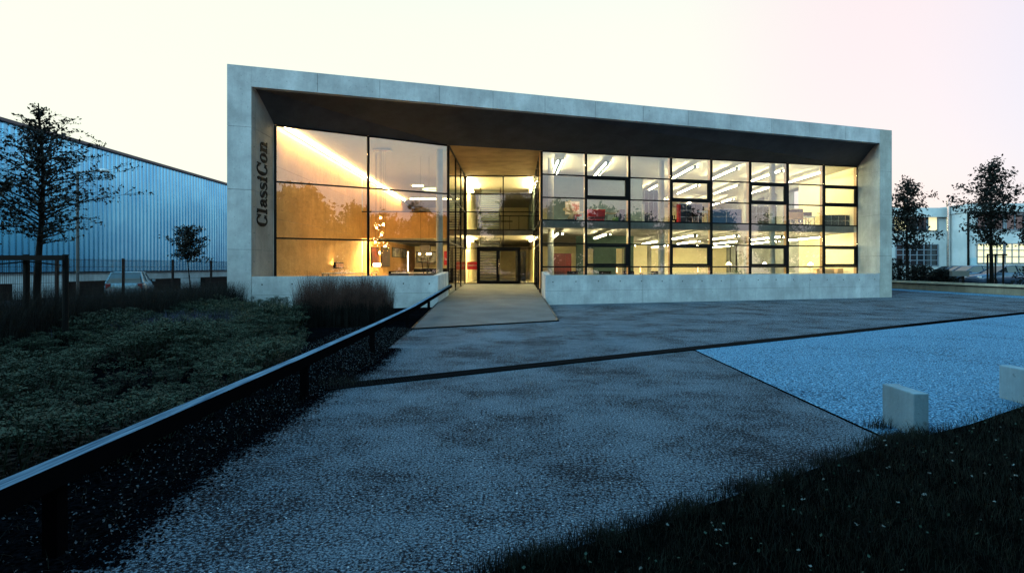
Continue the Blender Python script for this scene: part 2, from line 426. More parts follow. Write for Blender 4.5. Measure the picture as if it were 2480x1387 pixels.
m.box(4.75, 5.25, 38.2, 38.4, 2.9, 3.74); m.box(6.75, 7.3, 38.2, 38.4, 2.9, 3.74); m.build('partition_wall', GREENW, bd)
m = MB(); m.box(20.262, 20.278, 34.2, 41.1, ZF, 3.74); m.box(20.262, 20.278, 34.5, 41.1, ZS, ZG); m.build('wall_lining', CREAM, bd)
# columns
def column(x, y, z0, z1, r=.17):
    m = MB(); m.cyl((x, y, z0), (x, y, z1), r, n=20); m.build('column', concrete('column_concrete', (.36, .35, .30)) if False else COLM, bd, smooth=False)
COLM = concrete('column_concrete', (.42, .40, .33), stain=.3)
column(-3.78, 29.3, ZF, ZG+.02, .17)
for x, y in ((2.0, 31.6), (8.2, 32.2), (14.9, 33.4), (7.9, 41.5), (15.7, 40.0), (5.8, 46), (11, 47)):
    column(x, y, ZS, ZG+.02); column(x, y, ZF, 3.75)

# ------- glazing
def lerp(a, b, t): return (a[0]+(b[0]-a[0])*t, a[1]+(b[1]-a[1])*t)
rows6 = [ZG, 6.425, 5.25, 4.1, 2.9, 1.7, ZF]
rows3 = [ZG, 5.25, 2.9, ZF]
def vbar(m, p, q, w, dep, z0, z1, t, back=0, mi=0):   # upright standing on segment p->q at parameter t
    c = Vector(lerp(p, q, t)); d = (Vector(q)-Vector(p)).normalized(); n = Vector((-d.y, d.x))   # n points inwards
    a = c-d*(w/2)+n*back; b = c+d*(w/2)+n*back
    m.prism([a, b, b+n*dep, a+n*dep], z0, z1, mi)
def hbar(m, p, q, t0, t1, dep, z0, z1, back=0, mi=0):
    d = (Vector(q)-Vector(p)).normalized(); n = Vector((-d.y, d.x)); a = Vector(lerp(p, q, t0))+n*back; b = Vector(lerp(p, q, t1))+n*back
    m.prism([a, b, b+n*dep, a+n*dep], z0, z1, mi)
def glaze(p, q, ts, zs, w=.07, fins=False, openers=(), ww=None, gl=GLASS):
    Ln = (Vector(q)-Vector(p)).length
    for i, t in enumerate(ts):
        m = MB(); vbar(m, p, q, w*(1.0), .10, zs[-1]-.05, zs[0], t, -.03); m.build('mullion', BLACK, bd)
        if fins:
            for z0, z1 in ((ZF, 3.73), (ZS, ZG-.02)):
                m = MB(); vbar(m, p, q, w*.8, .20, z0, z1, t, .075); m.build('mullion_fin', WOODF, bd)
    for j, z in enumerate(zs):
        m = MB()
        for a, b in zip(ts[:-1], ts[1:]): hbar(m, p, q, a+w/2/Ln, b-w/2/Ln, .075, z-.035, z+.03, -.015)
        m.build('transom', BLACK, bd)
    for i, (a, b) in enumerate(zip(ts[:-1], ts[1:])):
        for j, (z1, z0) in enumerate(zip(zs[:-1], zs[1:])):
            if (i, j) in openers:
                m = MB(); a2, b2 = a+.04/Ln, b-.04/Ln; fw = .11/Ln
                hbar(m, p, q, a2, b2, .10, z0+.035, z0+.17, -.035); hbar(m, p, q, a2, b2, .10, z1-.17, z1-.04, -.035)
                hbar(m, p, q, a2, a2+.05/Ln, .10, z0+.17, z1-.17, -.035); hbar(m, p, q, b2-.20/Ln, b2, .10, z0+.17, z1-.17, -.035)
                wdw = m.build('window', BLACK, bd)
                m = MB(); hbar(m, p, q, a2+.05/Ln, b2-.20/Ln, .012, z0+.17, z1-.17, .01); pn = m.build('pane', gl, bd)
                pn.parent = wdw; pn.location = (0, 0, 0)
                m = MB(); hbar(m, p, q, b2-.17/Ln, b2-.15/Ln, .03, (z0+z1)/2-.1, (z0+z1)/2+.1, .07); h = m.build('handle', CHROME, bd); h.parent = wdw; h.location = (0, 0, 0)
            else:
                m = MB(); hbar(m, p, q, a+w/2/Ln, b-w/2/Ln, .012, z0+.03, z1-.035, .01); m.build('glass_pane', gl, bd)
glaze(P1, P2, [0.006, .5, .996], rows3, .10)
glaze(Q1, Q2, [.002]+[i/8 for i in range(1, 8)]+[.997], rows6, .11, True, {(i, j) for i in (1, 3, 5, 7) for j in (1, 4)})
C1, C2 = (-3.17, 28.28), (-3.17, 37.6); D1, D2 = (1.33, 37.6), (1.33, 29.55)
glaze(C1, C2, [0.34, .67, .995], rows3[:3]+[ZF-.2], .06)
m = MB(); hbar(m, C1, C2, .005, .34, .012, 5.28, 7.56, .01); m.build('glass_pane', GLASS, bd)
m = MB(); hbar(m, C1, C2, .005, .34, .012, 2.93, 5.22, .01); m.build('glass_pane', GLASS, bd)
m = MB(); hbar(m, C1, C2, .005, .34, .012, .55, 2.87, .01); m.build('glass_pane', GLASS, bd)
m = MB()
for z in rows3[:3]: hbar(m, C1, C2, .0, .335, .075, z-.035, z+.03, -.015)
m.build('transom', BLACK, bd)
glaze(D1, D2, [0.005, .33, .66, .97], [ZG, 6.425, 5.25, 4.1, 2.9, ZF-.2], .06)
E1, E2 = (-3.14, 37.66), (1.28, 37.66)
glaze(E1, E2, [0.006, .55, .994], [ZG, 6.43, 5.27, 4.1, 2.9], .07)
m = MB(); m.box(-3.17, 1.33, 37.58, 37.74, .56, .66); m.build('threshold', BLACKM, bd)
# entrance door, double leaf with heavy black frame
m = MB(); x0, x1 = (1155-PX)/F*37.5, (1260.5-PX)/F*37.5; xm = (1206.5-PX)/F*37.5
m.box(x0, x1, 37.5, 37.7, 2.72, 2.98); m.box(x0, x0+.2, 37.5, 37.7, .66, 2.72); m.box(x1-.18, x1, 37.5, 37.7, .66, 2.72)
m.box(xm-.12, xm+.1, 37.5, 37.7, .66, 2.72); m.box(x0+.2, xm-.12, 37.5, 37.7, .66, .80); m.box(xm+.1, x1-.18, 37.5, 37.7, .66, .80)
door = m.build('entrance_door', BLACK, bd)
for a, b in ((x0+.2, xm-.12), (xm+.1, x1-.18)):
    m = MB(); m.box(a, b, 37.6, 37.61, .8, 2.72); g_ = m.build('pane', GLASS, bd); g_.parent = door; g_.location = (0, 0, 0)
m = MB(); m.cyl((xm+.05, 37.45, 1.2), (xm+.05, 37.45, 2.2), .02); m.cyl((xm+.05, 37.45, 1.3), (xm+.05, 37.5, 1.3), .012); m.cyl((xm+.05, 37.45, 2.1), (xm+.05, 37.5, 2.1), .012)
h = m.build('handle', CHROME, bd); h.parent = door; h.location = (0, 0, 0)
for a, b in ((-3.1, x0), (x1, 1.25)):
    m = MB(); m.box(a, b, 37.66, 37.672, .66, 2.86); m.build('glass_pane', GLASS, bd)

# front parapets
def parapet(xl, xr, joints, side):
    m = MB(); e = .0
    cuts = [xl]+joints+[xr]
    for a, b in zip(cuts[:-1], cuts[1:]):
        m.prism([(a+.006, fy(a)), (b-.006, fy(b)), (b-.006, fy(b)+.28), (a+.006, fy(a)+.28)], .62, 1.33)
        m.prism([(a+.006, fy(a)-.002), (b-.006, fy(b)-.002), (b-.006, fy(b)+.28), (a+.006, fy(a)+.28)], -.3, .612)
    m.prism([(xl+.01, fy(xl)+.02), (xr-.01, fy(xr)+.02), (xr-.01, fy(xr)+.27), (xl+.01, fy(xl)+.27)], -.3, 1.32, 1)
    n = int((xr-xl)/1.05)
    holes(m, [(xl+.35+i*(xr-xl-.7)/n, 1.02+.02*math.sin(i*7)) for i in range(n+1)])
    if side > 0:   # return towards the glass on the left end
        m.prism([(xl+.006, fy(xl)+.285), (xl+.26, fy(xl)+.285), (xl+.26, 29.3), (xl+.006, 29.3)], -.3, [1.33, 1.33, 1.46, 1.46])
    else:
        m.prism([(xr-.26, fy(xr)+.285), (xr-.006, fy(xr)+.285), (xr-.006, 28.1), (xr-.26, 28.1)], -.3, [1.33, 1.33, 1.46, 1.46])
    # planter top behind the parapet
    return m
m = parapet(xb+.01, -3.19, [-7.2], -1); m.build('parapet_wall', [CON, GROOVE], bd)
m = parapet(1.39, xc-.005, [px2x(1557), px2x(1770), px2x(1961)], 1); m.build('parapet_wall', [CON, GROOVE], bd)
m = MB(); m.prism([(-9.9, fy(-9.9)+.3), (-3.5, fy(-3.5)+.3), (-3.5, 27.9), (-9.9, 23.95)], .2, .58); m.prism([(1.7, fy(1.7)+.3), (20.2, fy(20.2)+.3), (20.2, 33.95), (1.7, 29.4)], .2, .58)
m.build('window_ledge', CON_DK, bd)

# stairs in the foyer
def stairs(z0, z1, y0, mat):
    n = 18; m = MB(); st = MB()
    for i in range(n):
        z = z0+(z1-z0)*(i+1)/n; y = y0+i*.27
        m.box(-2.5, -1.05, y, y+.31, z-.05, z)
    st.add([(-2.56, y0, z0), (-2.51, y0, z0), (-2.51, y0+n*.27, z1), (-2.56, y0+n*.27, z1), (-2.56, y0, z0-.0+.28), (-2.51, y0, z0+.28), (-2.51, y0+n*.27, z1+.1), (-2.56, y0+n*.27, z1+.1)],
           [(0,3,2,1),(4,5,6,7),(0,1,5,4),(1,2,6,5),(2,3,7,6),(3,0,4,7)])
    st.add([(x+1.5, y, z) for x, y, z in st.v[:8]], [(0,3,2,1),(4,5,6,7),(0,1,5,4),(1,2,6,5),(2,3,7,6),(3,0,4,7)])
    for x in (-2.53, -1.03):
        for i in range(0, 19, 3): st.cyl((x, y0+i*.27, z0+(z1-z0)*i/18), (x, y0+i*.27, z0+(z1-z0)*i/18+1.0), .012, n=6)
        st.cyl((x, y0, z0+1), (x, y0+18*.27, z1+1), .022, n=6)
    s_ = m.build('staircase', mat, bd); r_ = st.build('railing', BLACK, bd); r_.parent = s_; r_.location = (0, 0, 0)
STAIR = simple('dark_stair_treads', (.03, .035, .04), .5)
stairs(ZF, ZS, 39.8, STAIR); stairs(ZS, ZG, 39.9, simple('blue_grey_treads', (.12, .16, .18), .5))
m = MB(); m.box(.1, .9, 44, 44.1, ZF, 2.9); m.build('inner_door', BLACKM, bd)
m = MB(); m.box(-1.0, 1.4, 37.92, 37.95, ZS+.9, ZS+.96); m.box(-2.3, -.1, 38.0, 38.05, ZS+.55, ZS+.62)
for x in (-.9, -.3, .3, .9): m.box(x, x+.03, 37.92, 37.95, ZS, ZS+.9)
m.build('landing_railing', BLACK, bd)
# cove light on top of the left wall and foyer strips, ring light
m = MB(); m.box(-9.68, -9.62, 24.4, 51, 7.54, 7.565); tag(m.build('cove_light', COVE), 'long warm strip light glowing along the top of the showroom side wall', 'strip light')
for a, b, y0, y1, z, lab in ((-9.4, -4.2, 38.4, 38.46, 3.70, 'warm strip light under the front edge of the showroom gallery'), (-9.4, -4.2, 39.6, 39.66, 3.725, 'second strip light added deeper under the showroom gallery to brighten the rear'),  # the deeper strip is added to brighten the rear
                         (-7.4, -6.6, 42, 42.05, 7.56, 'strip light added to brighten the gallery, in front of the round light'), (-9.0, -4.2, 50, 50.05, 7.55, 'strip light added to brighten the gallery, behind the round light')):  # both ceiling strips are added to brighten the gallery
    m = MB(); m.box(a, b, y0, y1, z, z+.03); tag(m.build('strip_light', COVE4 if z < 5 else COVE3), lab, 'strip light', 'strip lights of the showroom gallery')
FG = 'strip lights in the entrance foyer'
for x, z, lab in ((-3.1, 7.3, 'bright strip light high on the staircase side of the foyer upper floor'), (1.22, 7.3, 'bright strip light high on the office side of the foyer upper floor'),
             (-3.1, 3.6, 'bright strip light under the landing on the staircase side'), (1.22, 3.6, 'bright strip light under the landing on the office side')):
    m = MB(); m.box(x-.05, x+.05, 38.1, 43.5, z, z+.06); tag(m.build('strip_light', COVE2), lab, 'strip light', FG)
m = MB()
for i in range(24):
    a, b = 2*math.pi*i/24, 2*math.pi*(i+1)/24; r0, r1 = .55, .75
    m.add([(-6.2+r*math.cos(t), 44+r*math.sin(t), 7.55) for r, t in ((r0, a), (r1, a), (r1, b), (r0, b))]+[(-6.2+r*math.cos(t), 44+r*math.sin(t), 7.6) for r, t in ((r0, a), (r1, a), (r1, b), (r0, b))], [(0,1,2,3),(0,3,7,4),(1,0,4,5),(2,1,5,6)])
tag(m.build('ring_light', RING), 'greenish round ceiling light above the showroom gallery', 'ceiling light')
# gallery upper area gets light from the added ceiling strips above

# linear twin tube lamps
def lamp_proto():
    t = empty('tube_lamp', (0, 0, 0), 'x', 'ceiling lamp', 'linear twin tube lamps in the offices')
    m = MB(); m.box(-.09, .09, 0, 4.6, -.07, .07); m.build('housing', simple('lamp_housing', (.05, .05, .05), .5), t, True)
    m = MB(); m.box(-.17, .17, -.02, 4.62, .072, .085); m.build('uplight_shield', BLACKM, t, True)  # black plate added over the tubes to keep light off the ceiling
    for s in (-1, 1):
        m = MB(); m.cyl((s*.125, .05, 0), (s*.125, 4.55, 0), .026, n=8); m.build('tube', TUBE, t, True)
    m = MB()
    for y in (.5, 4.1): m.cyl((0, y, .06), (0, y, .28), .006, n=5)
    m.build('hanger', BLACK, t, True)
    return t
lp = lamp_proto(); first = True
ordn = ['first', 'second', 'third', 'fourth', 'fifth', 'sixth', 'seventh']
for fl_, z in (('upstairs', 7.32), ('downstairs', 3.46)):
    for rw, y0, xsx in (('front', 31.2, [2.45, 5.1, 10.2, 12.8, 15.7, 18.4]), ('middle', 39.9, [10.0, 12.7, 15.5, 18.2]), ('rear', 48.2, [10.0, 12.7, 15.5, 18.2])):
        for i, x in enumerate(xsx):
            o = lp if first else copy_tree(lp); first = False
            y = y0 if rw != 'front' else max(30.4, 29.5+(x-1.37)*.2438+.9)
            o.location = (x, y, z)
            o['label'] = 'linear twin tube lamp hanging %s, %s from the left in the %s row' % (fl_, ordn[i], rw)

# ------------------------------------------------------------------ furnishings
def T(name, loc, label, cat, group=None, rz=0): return empty(name, loc, label, cat, group, rz)
# pendant cluster of glass globes
pl = T('pendant_cluster', (-6.6, 29, 7.6), 'cluster of clear glass globe pendants hanging in the tall showroom', 'pendant lamp')
m = MB(); m.box(-7.05, -6.15, 28.8, 29.2, 7.52, 7.6); m.build('ceiling_plate', CHROME, pl)
for px, py, r, dy in ((922, 527, 5.5, .1), (912, 551, 9, -.1), (928.5, 544, 6, .15), (923.6, 568.6, 7.5, -.15), (909.5, 586, 10.5, .05), (933, 596.6, 11, -.05), (920, 612, 7.8, .1)):
    d = 29+dy; p = at(px, py, d); rr = r*d/F*1.1
    m = MB(); m.ball(p, rr, 18); gl = m.build('globe', GLOBE, pl, smooth=True)
    m = MB(); m.ball(p, .032, 8); b_ = m.build('bulb', BULB, pl); b_.parent = gl; b_.location = (0, 0, 0)
    m = MB(); m.cyl((p.x, p.y, p.z+rr*.9), (p.x, p.y, 7.52), .006, n=5); m.build('cord', BLACK, pl)
# shaded pendant and tripod lamp
pl = T('pendant_lamp', at(1030, 593, 31), 'black slatted rectangular shade hanging beside the round showroom column', 'pendant lamp')
p = at(1030, 600, 31)
m = MB(); m.box(p.x-.27, p.x+.27, p.y-.1, p.y+.1, p.z-.18, p.z+.14); m.build('lamp_shade', simple('dark_mesh_shade', (.05, .045, .03), .6), pl)
m = MB(); m.cyl((p.x-.25, p.y, p.z+.14), (p.x-.25, p.y, 7.6), .006, n=5); m.cyl((p.x+.2, p.y, p.z+.14), (p.x+.2, p.y, 7.6), .006, n=5); m.build('cord', BLACK, pl)
fl = T('floor_lamp', (at(1032, 668, 30).x, 30, ZF), 'three black stick lamp with small glowing bulbs behind the parapet', 'floor lamp')
b0 = at(1031, 662, 30); b0.z = ZF+.05
for (tx, ty) in ((1018, 612), (1037, 612), (1043, 611)):
    q = at(tx, ty, 30); m = MB(); m.cyl(b0, q, .022, n=8); st_ = m.build('stick', BLACK, fl)
    m = MB(); m.ball(q+Vector((-.03, -.04, -.07)), .04, 8); m.build('bulb', BULB, fl)
m = MB(); m.cyl((b0.x, b0.y, ZF), (b0.x, b0.y, ZF+.04), .25, n=20); m.build('base', BLACK, fl)
# long display counter, lamps and pictures in the showroom
def table(name, x0, x1, y0, y1, h, label, cat, zf=ZF, top=WHITE, leg=BLACK, group=None, t=.04):
    e = T(name, ((x0+x1)/2, (y0+y1)/2, zf), label, cat, group)
    m = MB(); m.box(x0, x1, y0, y1, zf+h-t, zf+h); m.build('tabletop', top, e)
    for x in (x0+.05, x1-.05):
        for y in (y0+.05, y1-.05):
            m = MB(); m.cyl((x, y, zf), (x, y, zf+h-t), .02, n=8); m.build('leg', leg, e)
    return e
table('display_table', -9.4, -6.9, 28.2, 29.2, .80, 'long white display table behind the planting, left of the tall mullion', 'table')
table('display_table', -6.6, -4.6, 31, 32, .80, 'white table under the glass globe pendants', 'table')
table('work_table', -5.6, -3.9, 33.5, 34.5, .74, 'dark table in front of the wide showroom picture', 'table', top=BLACKM)
def chair(x, y, rz, label, mat, zf=ZF, group=None, sc_=1):
    e = T('chair', (x, y, zf), label, 'chair', group, rz)
    m = MB(); m.box(-.24, .24, -.24, .24, .42, .47); m.build('seat', mat, e, True, bevel=.02)
    m = MB(); vs = []
    for i in range(5):
        a = -.24+.12*i; m.box(a, a+.115, .20+.02*math.cos((i-2)*1.0), .24+.02*math.cos((i-2)*1.0), .5, .86)
    m.build('backrest', mat, e, True)
    for sx in (-.21, .21):
        for sy in (-.21, .21):
            m = MB(); m.cyl((sx, sy, 0), (sx*.95, sy*.95, .42), .013, n=6); m.build('leg', CHROME, e, True)
    return e
CG = 'dark chairs in the showroom'
for i, (px, dd) in enumerate(((958, 33), (968, 33.1), (981, 33))):
    chair((px-PX)/F*dd, dd, math.pi, ['dark low chair nearest the glowing table lamp', 'dark low chair between two others in the showroom', 'dark low chair farthest from the glowing table lamp'][i], BLACKM, group=CG)
sf = T('sofa', (-4.9, 37, ZF), 'black leather sofa beside the round showroom column', 'sofa')
m = MB(); m.box(-5.9, -3.8, 36.6, 37.4, ZF+.12, ZF+.45); m.build('seat', BLACKM, sf, bevel=.04)
m = MB(); m.box(-5.9, -3.8, 37.4, 37.6, ZF+.12, ZF+1.0); m.build('backrest', BLACKM, sf, bevel=.04)
tl = T('table_lamp', (at(913, 660, 31.5).x, 31.5, ZF+.8), 'glowing pillow shaped table lamp on the white table', 'table lamp')
p = at(913, 641, 31.5)
m = MB(); m.prism([(p.x-.2, p.y-.1), (p.x+.2, p.y-.1), (p.x+.2, p.y+.1), (p.x-.2, p.y+.1)], p.z-.09, p.z+.09); m.build('lamp_shade', SHADE, tl, bevel=.05)
m = MB(); m.cyl((p.x, p.y, ZF+.8), (p.x, p.y, p.z-.09), .01, n=6); m.cyl((p.x, p.y, ZF+.8), (p.x, p.y, ZF+.82), .09, n=14); m.build('stem', CHROME, tl)
wl = T('wall_lamp', (-9.9, 31.6, 1.9), 'small uplight throwing a warm glow on the concrete side wall', 'wall lamp')
m = MB(); m.cyl((-9.8, 31.6, 1.62), (-9.8, 31.6, 1.8), .07, .09, n=14, cap=False); m.build('lamp_shade', BLACK, wl)
m = MB(); m.ball((-9.8, 31.6, 1.75), .05, 8); m.build('bulb', emis('lit_uplight', (1, .62, .24), 1200), wl)
cl = T('wall_light', (at(988, 620, 50).x, 50, 2.2), 'upright glowing tube lamp at the rear of the showroom', 'lamp')
p = at(988, 650, 50); m = MB(); m.cyl((p.x, 50, 1.3), (p.x, 50, 3.0), .04, n=10); m.build('tube', SHADE, cl)
m = MB(); m.cyl((p.x, 50, ZF), (p.x, 50, 1.3), .02, n=8); m.cyl((p.x, 50, ZF), (p.x, 50, ZF+.03), .15, n=14); m.build('stand', BLACK, cl)
def picture(name, bx, label, mat, fr=BLACK, group=None):
    x0, x1, y0, y1, z0, z1 = bx
    e = T(name, ((x0+x1)/2, (y0+y1)/2, z0), label, 'picture', group)
    MB().box(*bx).build('frame', fr, e)
    if x1-x0 < y1-y0: MB().box(x1-.0, x1+.012, y0+.05, y1-.05, z0+.05, z1-.05).build('canvas', mat, e)
    else: MB().box(x0+.05, x1-.05, y0-.012, y0, z0+.05, z1-.05).build('canvas', mat, e)
def artmat(name, a, b, s=3):
    m = Mat(name); m.color(m.mix(m.noise(s, 3, .6, lo=.45, hi=.55), a, b)); m.b.inputs['Roughness'].default_value = .4; return m.m
picture('wall_picture', (-9.95, -9.88, 40.2, 42.2, 1.75, 3.1), 'red and black abstract picture nearest the window on the side wall', artmat('art_red', (.20, .03, .01), (.03, .01, .01)))
picture('wall_picture', (-9.95, -9.88, 43.2, 46.0, 1.7, 3.2), 'tall dark brown picture on the side wall behind the globes', artmat('art_brown', (.06, .02, .01), (.015, .008, .006)))
picture('wall_picture', (-9.95, -9.88, 47, 53, 2.5, 3.3), 'wide black and white picture high on the side wall', artmat('art_bw', (.30, .26, .16), (.03, .03, .02), 1.5))
picture('wall_picture', (-9.95, -9.85, 31.9, 33.4, 1.62, 1.95), 'small orange wall box above the long display table', artmat('art_orange', (.45, .14, .03), (.30, .08, .02)))  # plain mottled orange, no emission
picture('wall_picture', (-9.0+.0, -7.05, 53.85, 53.95, 2.0, 3.1) if False else ((1008-PX)/F*50, (1060-PX)/F*50, 50, 50.08, 2.05, 3.05), 'large dark panel picture beside the round column', artmat('art_dark', (.05, .045, .02), (.02, .018, .01)))
sb = T('sideboard', ((1030-PX)/F*49, 49, ZF), 'long low black sideboard under the large dark picture', 'sideboard')
MB().box((1003-PX)/F*49, (1058-PX)/F*49, 48.8, 49.3, ZF, ZF+.95).build('body', BLACKM, sb)
MB().box((1003-PX)/F*49, (1058-PX)/F*49, 48.75, 49.35, ZF+.96, ZF+1.0).build('top', WHITE, sb)
# red banner beside column with partial word
def text(body, size, mat, name, parent, loc, rot, ext=.003):
    c = bpy.data.curves.new(name, 'FONT'); c.body = body; c.size = size; c.extrude = ext; c.align_x = 'CENTER'; c.align_y = 'CENTER'
    t_ = bpy.data.objects.new('tmp', c); col.objects.link(t_); bpy.context.view_layer.update()
    me = bpy.data.meshes.new_from_object(t_.evaluated_get(bpy.context.evaluated_depsgraph_get())); bpy.data.objects.remove(t_)
    me.materials.clear(); me.materials.append(mat); o = bpy.data.objects.new(name, me); col.objects.link(o)
    o.location = loc; o.rotation_euler = rot
    if parent is not None: o.parent = parent; o.location = Vector(loc)-wloc(parent)
    return o
bn = T('banner', (at(1082, 640, 31).x, 31, 1.8), 'narrow red banner with white letters between column and corner glass', 'banner')
p0 = at(1075.5, 642, 31); p1 = at(1087.5, 608, 31)
MB().box(p0.x, p1.x, 31, 31.02, p0.z, p1.z).build('panel', REDS, bn)
text('las', .20, LETTER, 'lettering', bn, ((p0.x+p1.x)/2, 30.99, p0.z+.33), (R(90), 0, 0))
# red free standing sign in foyer
sg = T('standing_sign', (-2.75, 38.4, ZF), 'red board sign with small white lettering left of the entrance door', 'sign')
MB().box(-3.12, -2.42, 38.4, 38.43, 1.52, 2.03).build('board', REDS, sg)
text('ClassiCon', .15, LETTER, 'lettering', sg, (-2.78, 38.39, 1.80), (R(90), 0, 0))
for s in ((-2.95, -3.1), (-2.6, -2.4)):
    MB().cyl((s[0], 38.45, 1.9), (s[1], 38.5, ZF), .015, n=6).build('leg', WOODL, sg)

# upstairs office things (floor z = ZS)
def boxes(name, loc, label, cat, parts, group=None):
    e = T(name, loc, label, cat, group)
    for nm, mat, bxs in parts:
        m = MB()
        for b in bxs: m.box(*b)
        m.build(nm, mat, e)
    return e
def X(px, d): return (px-PX)/F*d
d = 32.0
# red drum desk
e = T('reception_desk', (X(1445, 31.3), 31.8, ZS), 'glossy red tub shaped desk upstairs in the second bay', 'desk')
xx0, xx1 = X(1424, 31.3), X(1466.5, 31.3)
m = MB(); m.prism([(xx0+.12, 31.4), (xx1-.12, 31.4), (xx1-.05, 32.1), (xx0+.05, 32.1)], ZS+.0, ZS+.01)
def frus(m, x0, x1, y0, y1, z0, z1, ins, mi=0):
    m.add([(x0+ins, y0, z0), (x1-ins, y0, z0), (x1-ins, y1, z0), (x0+ins, y1, z0), (x0, y0, z1), (x1, y0, z1), (x1, y1, z1), (x0, y1, z1)], [(0,3,2,1),(4,5,6,7),(0,1,5,4),(1,2,6,5),(2,3,7,6),(3,0,4,7)], mi)
m = MB(); frus(m, xx0, xx1, 31.3, 32.1, ZS+.32, ZS+.72, .03); m.build('body', REDW, e, bevel=.03)
m = MB(); frus(m, xx0+.03, xx1-.03, 31.33, 32.05, ZS+.18, ZS+.315, .02); m.build('band', simple('dark_red', (.12, .005, .005), .4), e)
m = MB(); frus(m, xx0+.06, xx1-.06, 31.35, 32.0, ZS, ZS+.175, .02); m.build('base', REDW, e)
# picture and sculpture chair
picture('wall_picture', (X(1369, 38), X(1404, 38), 38.08, 38.16, ZS+1.05, ZS+1.9), 'white framed picture on the blue wall upstairs', artmat('art_white', (.75, .70, .62), (.6, .2, .15), 4), WHITE)
e = T('lounge_chair', (X(1375, 31.5), 31.8, ZS), 'cream sculptural lounge chair on a dark base upstairs', 'chair')
c0 = at(1380, 512, 31.8)
m = MB(); m.cyl((c0.x+.05, 31.8, ZS+.2), (c0.x+.15, 31.8, ZS+.62), .2, .05, n=12); m.cyl((c0.x-.28, 31.8, ZS+.75), (c0.x+.1, 31.8, ZS+.6), .06, .08, n=10); m.ball((c0.x-.3, 31.8, ZS+.76), .09, 10)
m.cyl((c0.x+.1, 31.8, ZS+.6), (c0.x+.0, 31.8, ZS+1.12), .07, .1, n=10); m.ball((c0.x, 31.8, ZS+1.14), .11, 10); m.build('shell', SKIN, e, smooth=True)
MB().box(c0.x-.3, c0.x+.35, 31.6, 32.0, ZS, ZS+.2).build('base', DKBLUE, e)
table('desk', X(1385, 32.5), X(1421, 32.5), 32.5, 33.2, .72, 'white desk between the cream chair and the red tub desk', 'desk', ZS)
e = boxes('stool', (X(1401, 31.6), 31.7, ZS), 'small red stool beside the cream lounge chair upstairs', 'stool', [('seat', REDW, [(X(1392, 31.6), X(1409, 31.6), 31.6, 31.95, ZS+.36, ZS+.46)]), ('leg', REDW, [(X(1393, 31.6), X(1397, 31.6), 31.65, 31.9, ZS, ZS+.36)])])
table('desk', X(1468, 32), X(1496, 32), 32, 32.8, .62, 'white trestle desk right of the red tub desk', 'desk', ZS)
e = T('armchair', (X(1497, 31.3), 31.6, ZS), 'green upholstered armchair with high dark back upstairs', 'chair')
x = X(1488, 31.4)
m = MB(); m.box(x, x+.22, 31.4, 32, ZS, ZS+.3); m.build('seat', GREENC, e, bevel=.03)
m = MB(); m.add([(x+.2, 31.4, ZS), (x+.55, 31.4, ZS), (x+.6, 31.4, ZS+.72), (x+.28, 31.4, ZS+.72), (x+.2, 32, ZS), (x+.55, 32, ZS), (x+.6, 32, ZS+.72), (x+.28, 32, ZS+.72)], [(0,1,2,3),(7,6,5,4),(0,4,5,1),(1,5,6,2),(2,6,7,3),(3,7,4,0)]); m.build('backrest', DKBLUE, e, bevel=.03)
# dark curtain / tall blue cabinet etc
def shelf(name, x0, x1, y0, y1, z0, h, nx, nz, mat, label, frame=CHROME, books=False):
    e = T(name, ((x0+x1)/2, (y0+y1)/2, z0), label, 'shelf unit')
    m = MB(); m.box(x0, x1, y0, y1, z0+.05, z0+h); m.build('body', mat, e)
    m = MB()
    for i in range(nx+1): xx = x0+(x1-x0)*i/nx; m.box(xx-.012, xx+.012, y0-.02, y0-.004, z0, z0+h+.02)
    for k in range(nz+1): z = z0+.05+(h-.05)*k/nz; m.box(x0-.02, x1+.02, y0-.025, y0-.021, z-.012, z+.012)
    m.build('frame', frame, e)
    m = MB()
    for i in range(nx):
        for k in range(nz):
            xc_ = x0+(x1-x0)*(i+.5)/nx; z = z0+.05+(h-.05)*(k+.8)/nz; m.box(xc_-.04, xc_+.04, y0-.03, y0-.004, z-.008, z+.008)
    m.build('handle', CHROME, e)
    return e
shelf('shelf_unit', X(1560, 34), X(1604, 34), 34, 34.4, ZS, 2.1, 4, 3, DKBLUE, 'tall dark blue cabinet wall left of the office column upstairs')
shelf('shelf_unit', X(1643, 33), X(1700, 33), 33, 33.4, ZS, 1.2, 3, 3, DKBLUE, 'dark blue low cabinet with chrome frame in the fourth bay upstairs')
shelf('shelf_unit', X(1722, 33), X(1796, 33), 33, 33.4, ZS, .88, 2, 2, simple('blue_lacquer', (.03, .10, .20), .3), 'wide blue two door cabinet in the fifth bay upstairs')
shelf('shelf_unit', X(1815, 36), X(1880, 36), 36, 36.5, ZS, 1.35, 4, 3, OLIVE, 'long olive drawer unit behind the column upstairs')
shelf('shelf_unit', X(1994, 35), X(2050, 35.5), 34.9, 35.4, ZS, .72, 4, 2, BLACKM, 'low black cabinet against the right side wall upstairs')
shelf('shelf_unit', X(1915, 39), X(1945, 39), 39, 39.4, ZS, 1.5, 2, 3, DKBLUE, 'dark open shelf with folders under the side windows upstairs')
e = boxes('bench', (X(1632, 33.5), 33.6, ZS), 'dark slatted bench beside the red panel upstairs', 'bench', [('seat', BLACKM, [(X(1625, 33.5), X(1641, 33.5), 33.5, 33.9, ZS+.3, ZS+.36)]), ('backrest', BLACKM, [(X(1625+i*4, 33.5), X(1627+i*4, 33.5), 33.85, 33.9, ZS+.36, ZS+.62) for i in range(4)]), ('leg', BLACKM, [(X(1626, 33.5), X(1628, 33.5), 33.5, 33.9, ZS, ZS+.3), (X(1639, 33.5), X(1641, 33.5), 33.5, 33.9, ZS, ZS+.3)])])
